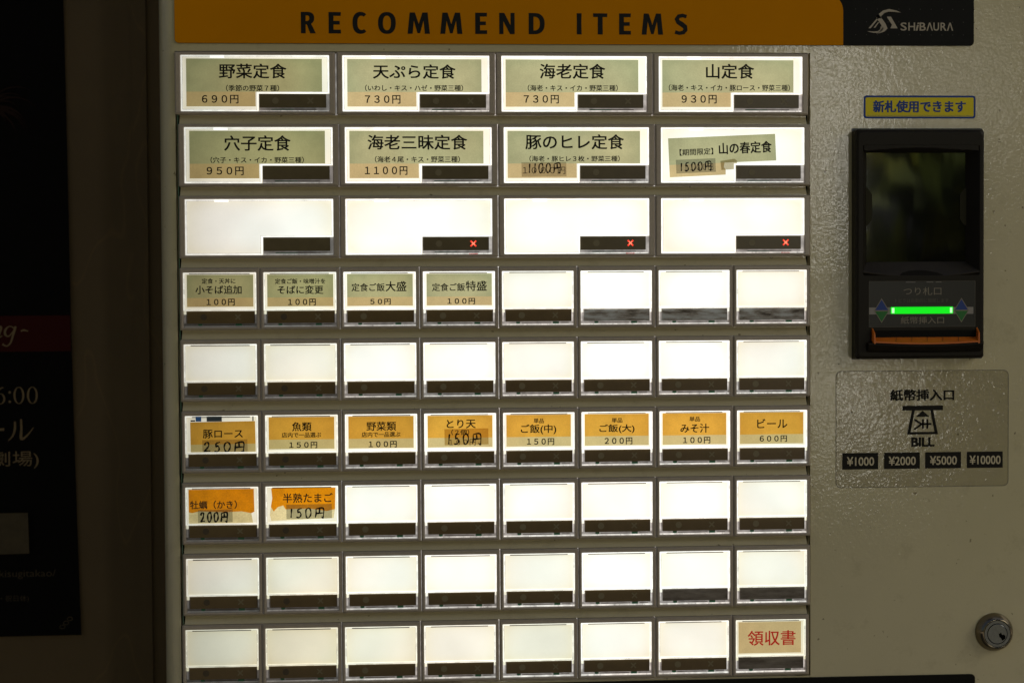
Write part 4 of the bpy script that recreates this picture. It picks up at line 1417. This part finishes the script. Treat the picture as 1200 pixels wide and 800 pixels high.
# ------------------------------------------------------------------ cylinder lock
LX, LY = 594.3, 425.2


def circ(x, y, r, d, n_=48):
    return [(x + r * math.cos(2 * math.pi * i / n_), y + r * math.sin(2 * math.pi * i / n_), d) for i in range(n_)]


b_ = MB()
b_.loops([circ(LX, LY, 14.2, PD), circ(LX, LY, 14.2, 1.8), circ(LX, LY, 13.7, 0.4), circ(LX, LY, 12.7, -2.0), circ(LX, LY, 11.3, -4.2), circ(LX, LY, 10.6, -4.8), circ(LX, LY, 10.2, -4.9), circ(LX, LY, 9.9, -4.3)])
lock = part('cylinder_lock', b_, M['steel'], machine, at=(LX, LY, 3), smooth=True)
b_ = MB(); b_.loops([circ(LX, LY, 9.9, -4.3), circ(LX, LY, 9.6, -4.7), circ(LX, LY, 7.7, -4.7), circ(LX, LY, 7.5, -4.4)])
part('lock_ring', b_, M['plug'], lock)
b_ = MB(); b_.loops([circ(LX, LY, 7.35, -4.4), circ(LX, LY, 7.25, -4.75), circ(LX, LY, 7.0, -4.85)], cap_end=True)
part('lock_plug', b_, M['plug'], lock)
b_ = MB(); b_.add(circ(LX, LY, 7.55, -4.5), [tuple(range(48))])
part('lock_gap', b_, M['hole'], lock)
b_ = MB()
b_.poly([(LX + x, LY + y) for x, y in ((0.8, -0.4), (1.9, 0.1), (2.0, -1.0), (2.9, -0.6), (3.4, 0.8), (5.0, 0.5), (6.0, 1.8), (5.8, 3.6), (4.4, 4.6), (3.6, 4.9), (2.8, 3.4), (1.6, 2.4))], -4.92)
part('keyway', b_, M['hole'], lock)

# ------------------------------------------------------------------ poster on the wall
PX = lambda y: -126.9 + (y + 78) * 0.0118 + 2.2 * max(0, (y - 250) / 220) ** 2
b_ = MB()
ny = 24
rows_ = []
for i in range(ny + 1):
    y = -260 + (463.8 + 260) * i / ny
    xr = PX(y)
    xl = -560.0
    cur = 0.9 * math.sin(i * 0.55) + 1.5
    rows_.append([(xl + (xr - xl) * j / 6, y + (3.0 * (1 - j / 6) if i == ny else 0), 250.6 - cur * (0.3 + 0.7 * (j == 6))) for j in range(7)])
b_.add(sum(rows_, []), [(i * 7 + j, i * 7 + j + 1, (i + 1) * 7 + j + 1, (i + 1) * 7 + j) for i in range(ny) for j in range(6)])
n0 = len(b_.v)
k = len(b_.v)
b_.v += [(x, y, d + 0.25) for x, y, d in b_.v[:n0]]
for i in range(ny):
    b_.f.append((i * 7 + 6, (i + 1) * 7 + 6, n0 + (i + 1) * 7 + 6, n0 + i * 7 + 6)); b_.mi.append(0)
for j in range(6):
    b_.f.append((ny * 7 + j, ny * 7 + j + 1, n0 + ny * 7 + j + 1, n0 + ny * 7 + j)); b_.mi.append(0)
poster = part('poster', b_, M['poster'], None, at=(-340, 100, 250))
poster['label'] = 'black event poster with a maroon band and tan lettering beside the ticket machine'
poster['category'] = 'poster'
DP = 246.2
b_ = MB(); b_.poly([(-560, 190.6), (PX(190) - 0.5, 189.6), (PX(220) - 0.5, 220.2), (-560, 221.0)], 247.6)
part('maroon_band', b_, M['band'], poster)
b_ = MB()
nz = [0]


def brush(pts, wds, skew=0.0):
    """A swelling pen stroke through points, with a width at each."""
    L_, R_ = [], []
    fp, fw = [], []
    for i in range(len(pts) - 1):
        p0, p1, p2, p3 = pts[max(i - 1, 0)], pts[i], pts[i + 1], pts[min(i + 2, len(pts) - 1)]
        for q in range(5):
            t_ = q / 5
            fp.append(tuple(0.5 * ((2 * p1[j]) + (-p0[j] + p2[j]) * t_ + (2 * p0[j] - 5 * p1[j] + 4 * p2[j] - p3[j]) * t_ * t_ + (-p0[j] + 3 * p1[j] - 3 * p2[j] + p3[j]) * t_ ** 3) for j in (0, 1)))
            fw.append(wds[i] * (1 - t_) + wds[i + 1] * t_)
    fp.append(pts[-1]); fw.append(wds[-1])
    for i, p in enumerate(fp):
        q, r_ = fp[min(i + 1, len(fp) - 1)], fp[max(i - 1, 0)]
        dx, dy = q[0] - r_[0], q[1] - r_[1]; n_ = math.hypot(dx, dy) or 1
        L_.append((p[0] - dy / n_ * fw[i] / 2, p[1] + dx / n_ * fw[i] / 2)); R_.append((p[0] + dy / n_ * fw[i] / 2, p[1] - dx / n_ * fw[i] / 2))
    d_ = DP - 0.01 * nz[0]; nz[0] += 1
    b_.add([(x, y, d_) for x, y in L_ + R_], [(i, i + 1, len(L_) + i + 1, len(L_) + i) for i in range(len(L_) - 1)])


def oval(cx, cy, rx, ry, tx, ty):
    d_ = DP - 0.01 * nz[0]; nz[0] += 1
    b_.loops([[(cx + rx * math.cos(i * math.pi / 12), cy + ry * math.sin(i * math.pi / 12), d_) for i in range(24)],
              [(cx + (rx - tx) * math.cos(i * math.pi / 12), cy + (ry - ty) * math.sin(i * math.pi / 12), d_) for i in range(24)]])


# "ng-" in a slanting hand
brush([(-190.5, 199.5), (-188.0, 198.5), (-188.8, 203.0), (-190.3, 208.5)], [0.5, 1.5, 1.9, 1.6])
brush([(-189.0, 203.5), (-184.5, 198.8), (-182.0, 199.6), (-183.6, 205.0), (-184.2, 208.0), (-181.0, 206.6)], [0.6, 1.3, 1.9, 1.9, 1.6, 0.6])
brush([(-171.0, 200.2), (-175.0, 198.6), (-178.4, 201.6), (-178.6, 205.6), (-175.6, 207.0), (-171.8, 202.6)], [1.2, 0.8, 1.9, 1.9, 1.0, 0.8])
brush([(-169.8, 198.6), (-171.8, 205.0), (-174.2, 212.4), (-177.6, 215.4), (-181.2, 213.6)], [1.9, 1.9, 1.5, 1.0, 1.6])
brush([(-165.6, 202.8), (-163.0, 202.0), (-159.4, 202.8)], [1.1, 1.5, 0.9])
part('poster_lettering', b_, M['poster_ink'], poster)['label'] = 'slanting tan script ending in ng'
b_ = MB()
# "6:00" with thick and thin strokes
oval(-183.6, 260.2, 4.3, 4.7, 1.7, 0.6)
brush([(-187.2, 260.0), (-186.4, 255.0), (-183.6, 251.6), (-180.6, 250.6)], [1.6, 1.7, 1.1, 0.6])
for yy in (254.8, 262.8):
    oval(-175.6, yy, 1.1, 1.1, 1.0, 1.0)
oval(-167.9, 257.4, 4.6, 7.3, 1.75, 0.55)
oval(-156.6, 257.4, 4.6, 7.3, 1.75, 0.55)
part('poster_lettering', b_, M['poster_ink'], poster)['label'] = 'tan time 6:00'
b_ = MB()
# long mark and ru, brushed
brush([(-200.0, 287.6), (-190.0, 286.6), (-180.6, 286.2)], [2.0, 1.5, 2.4])
brush([(-171.5, 279.6), (-171.7, 286.0), (-173.6, 292.0), (-177.6, 296.2)], [1.6, 1.9, 1.5, 0.4])
brush([(-166.4, 277.6), (-166.2, 286.0), (-166.4, 294.4), (-161.8, 292.0), (-155.8, 284.8)], [1.4, 1.9, 2.4, 1.4, 0.5])
part('poster_lettering', b_, M['poster_ink'], poster)
b_ = MB()
write(b_, '劇場)', -172.0, 312.4, 40.0, 15.0, DP)
part('poster_lettering', b_, M['poster_ink'], poster)
b_ = MB()
write(b_, '/kisugitakao/', -164.5, 410.4, 51.0, 8.0, DP)
write(b_, '月・祝日休)', -178.0, 431.2, 32.0, 6.0, DP)
part('poster_small_lettering', b_, M['poster_dim'], poster)
b_ = MB(); b_.poly([(-196, 357.9), (-161.7, 357.6), (-161.0, 392.6), (-196, 393.2)], DP)
part('pale_square', b_, plain('buff_print', (0.085, 0.066, 0.038), 0.7, vary=0.15, scale=120, spec=0.1), poster)
b_ = MB()
for s in range(3):
    ox = -134.0 + s * 3.2; oy = 456.0 - s * 3.4
    b_.loops([[(ox + 2.6 * math.cos(a) , oy + 1.9 * math.sin(a), DP) for a in [i * math.pi / 6 for i in range(12)]],
              [(ox + 1.9 * math.cos(a), oy + 1.2 * math.sin(a), DP) for a in [i * math.pi / 6 for i in range(12)]]])
part('poster_emblem', b_, M['poster_dim'], poster)
b_ = MB()
rr_ = random.Random(5)
for s in range(16):
    a0 = rr_.uniform(-0.2, 1.25)
    L = rr_.uniform(20, 44)
    x, y = -190.0, 16.0
    pts = []
    for i in range(9):
        t_ = i / 8
        ang = 1.1 - a0 - t_ * 1.7
        x += L / 8 * math.cos(ang); y -= L / 8 * math.sin(ang)
        pts.append((x, y))
    up_ = [(px, py - 1.1 * (1 - i / 9)) for i, (px, py) in enumerate(pts)]
    dn_ = [(px, py + 1.1 * (1 - i / 9)) for i, (px, py) in enumerate(pts)]
    b_.add([(px, py, 246.6 - 0.01 * s) for px, py in up_ + dn_], [(i, i + 1, 9 + i + 1, 9 + i) for i in range(8)])
hp = part('brown_plume', b_, M['poster_brown'], poster)
hp['label'] = 'dark brown plume of hair printed on the poster'
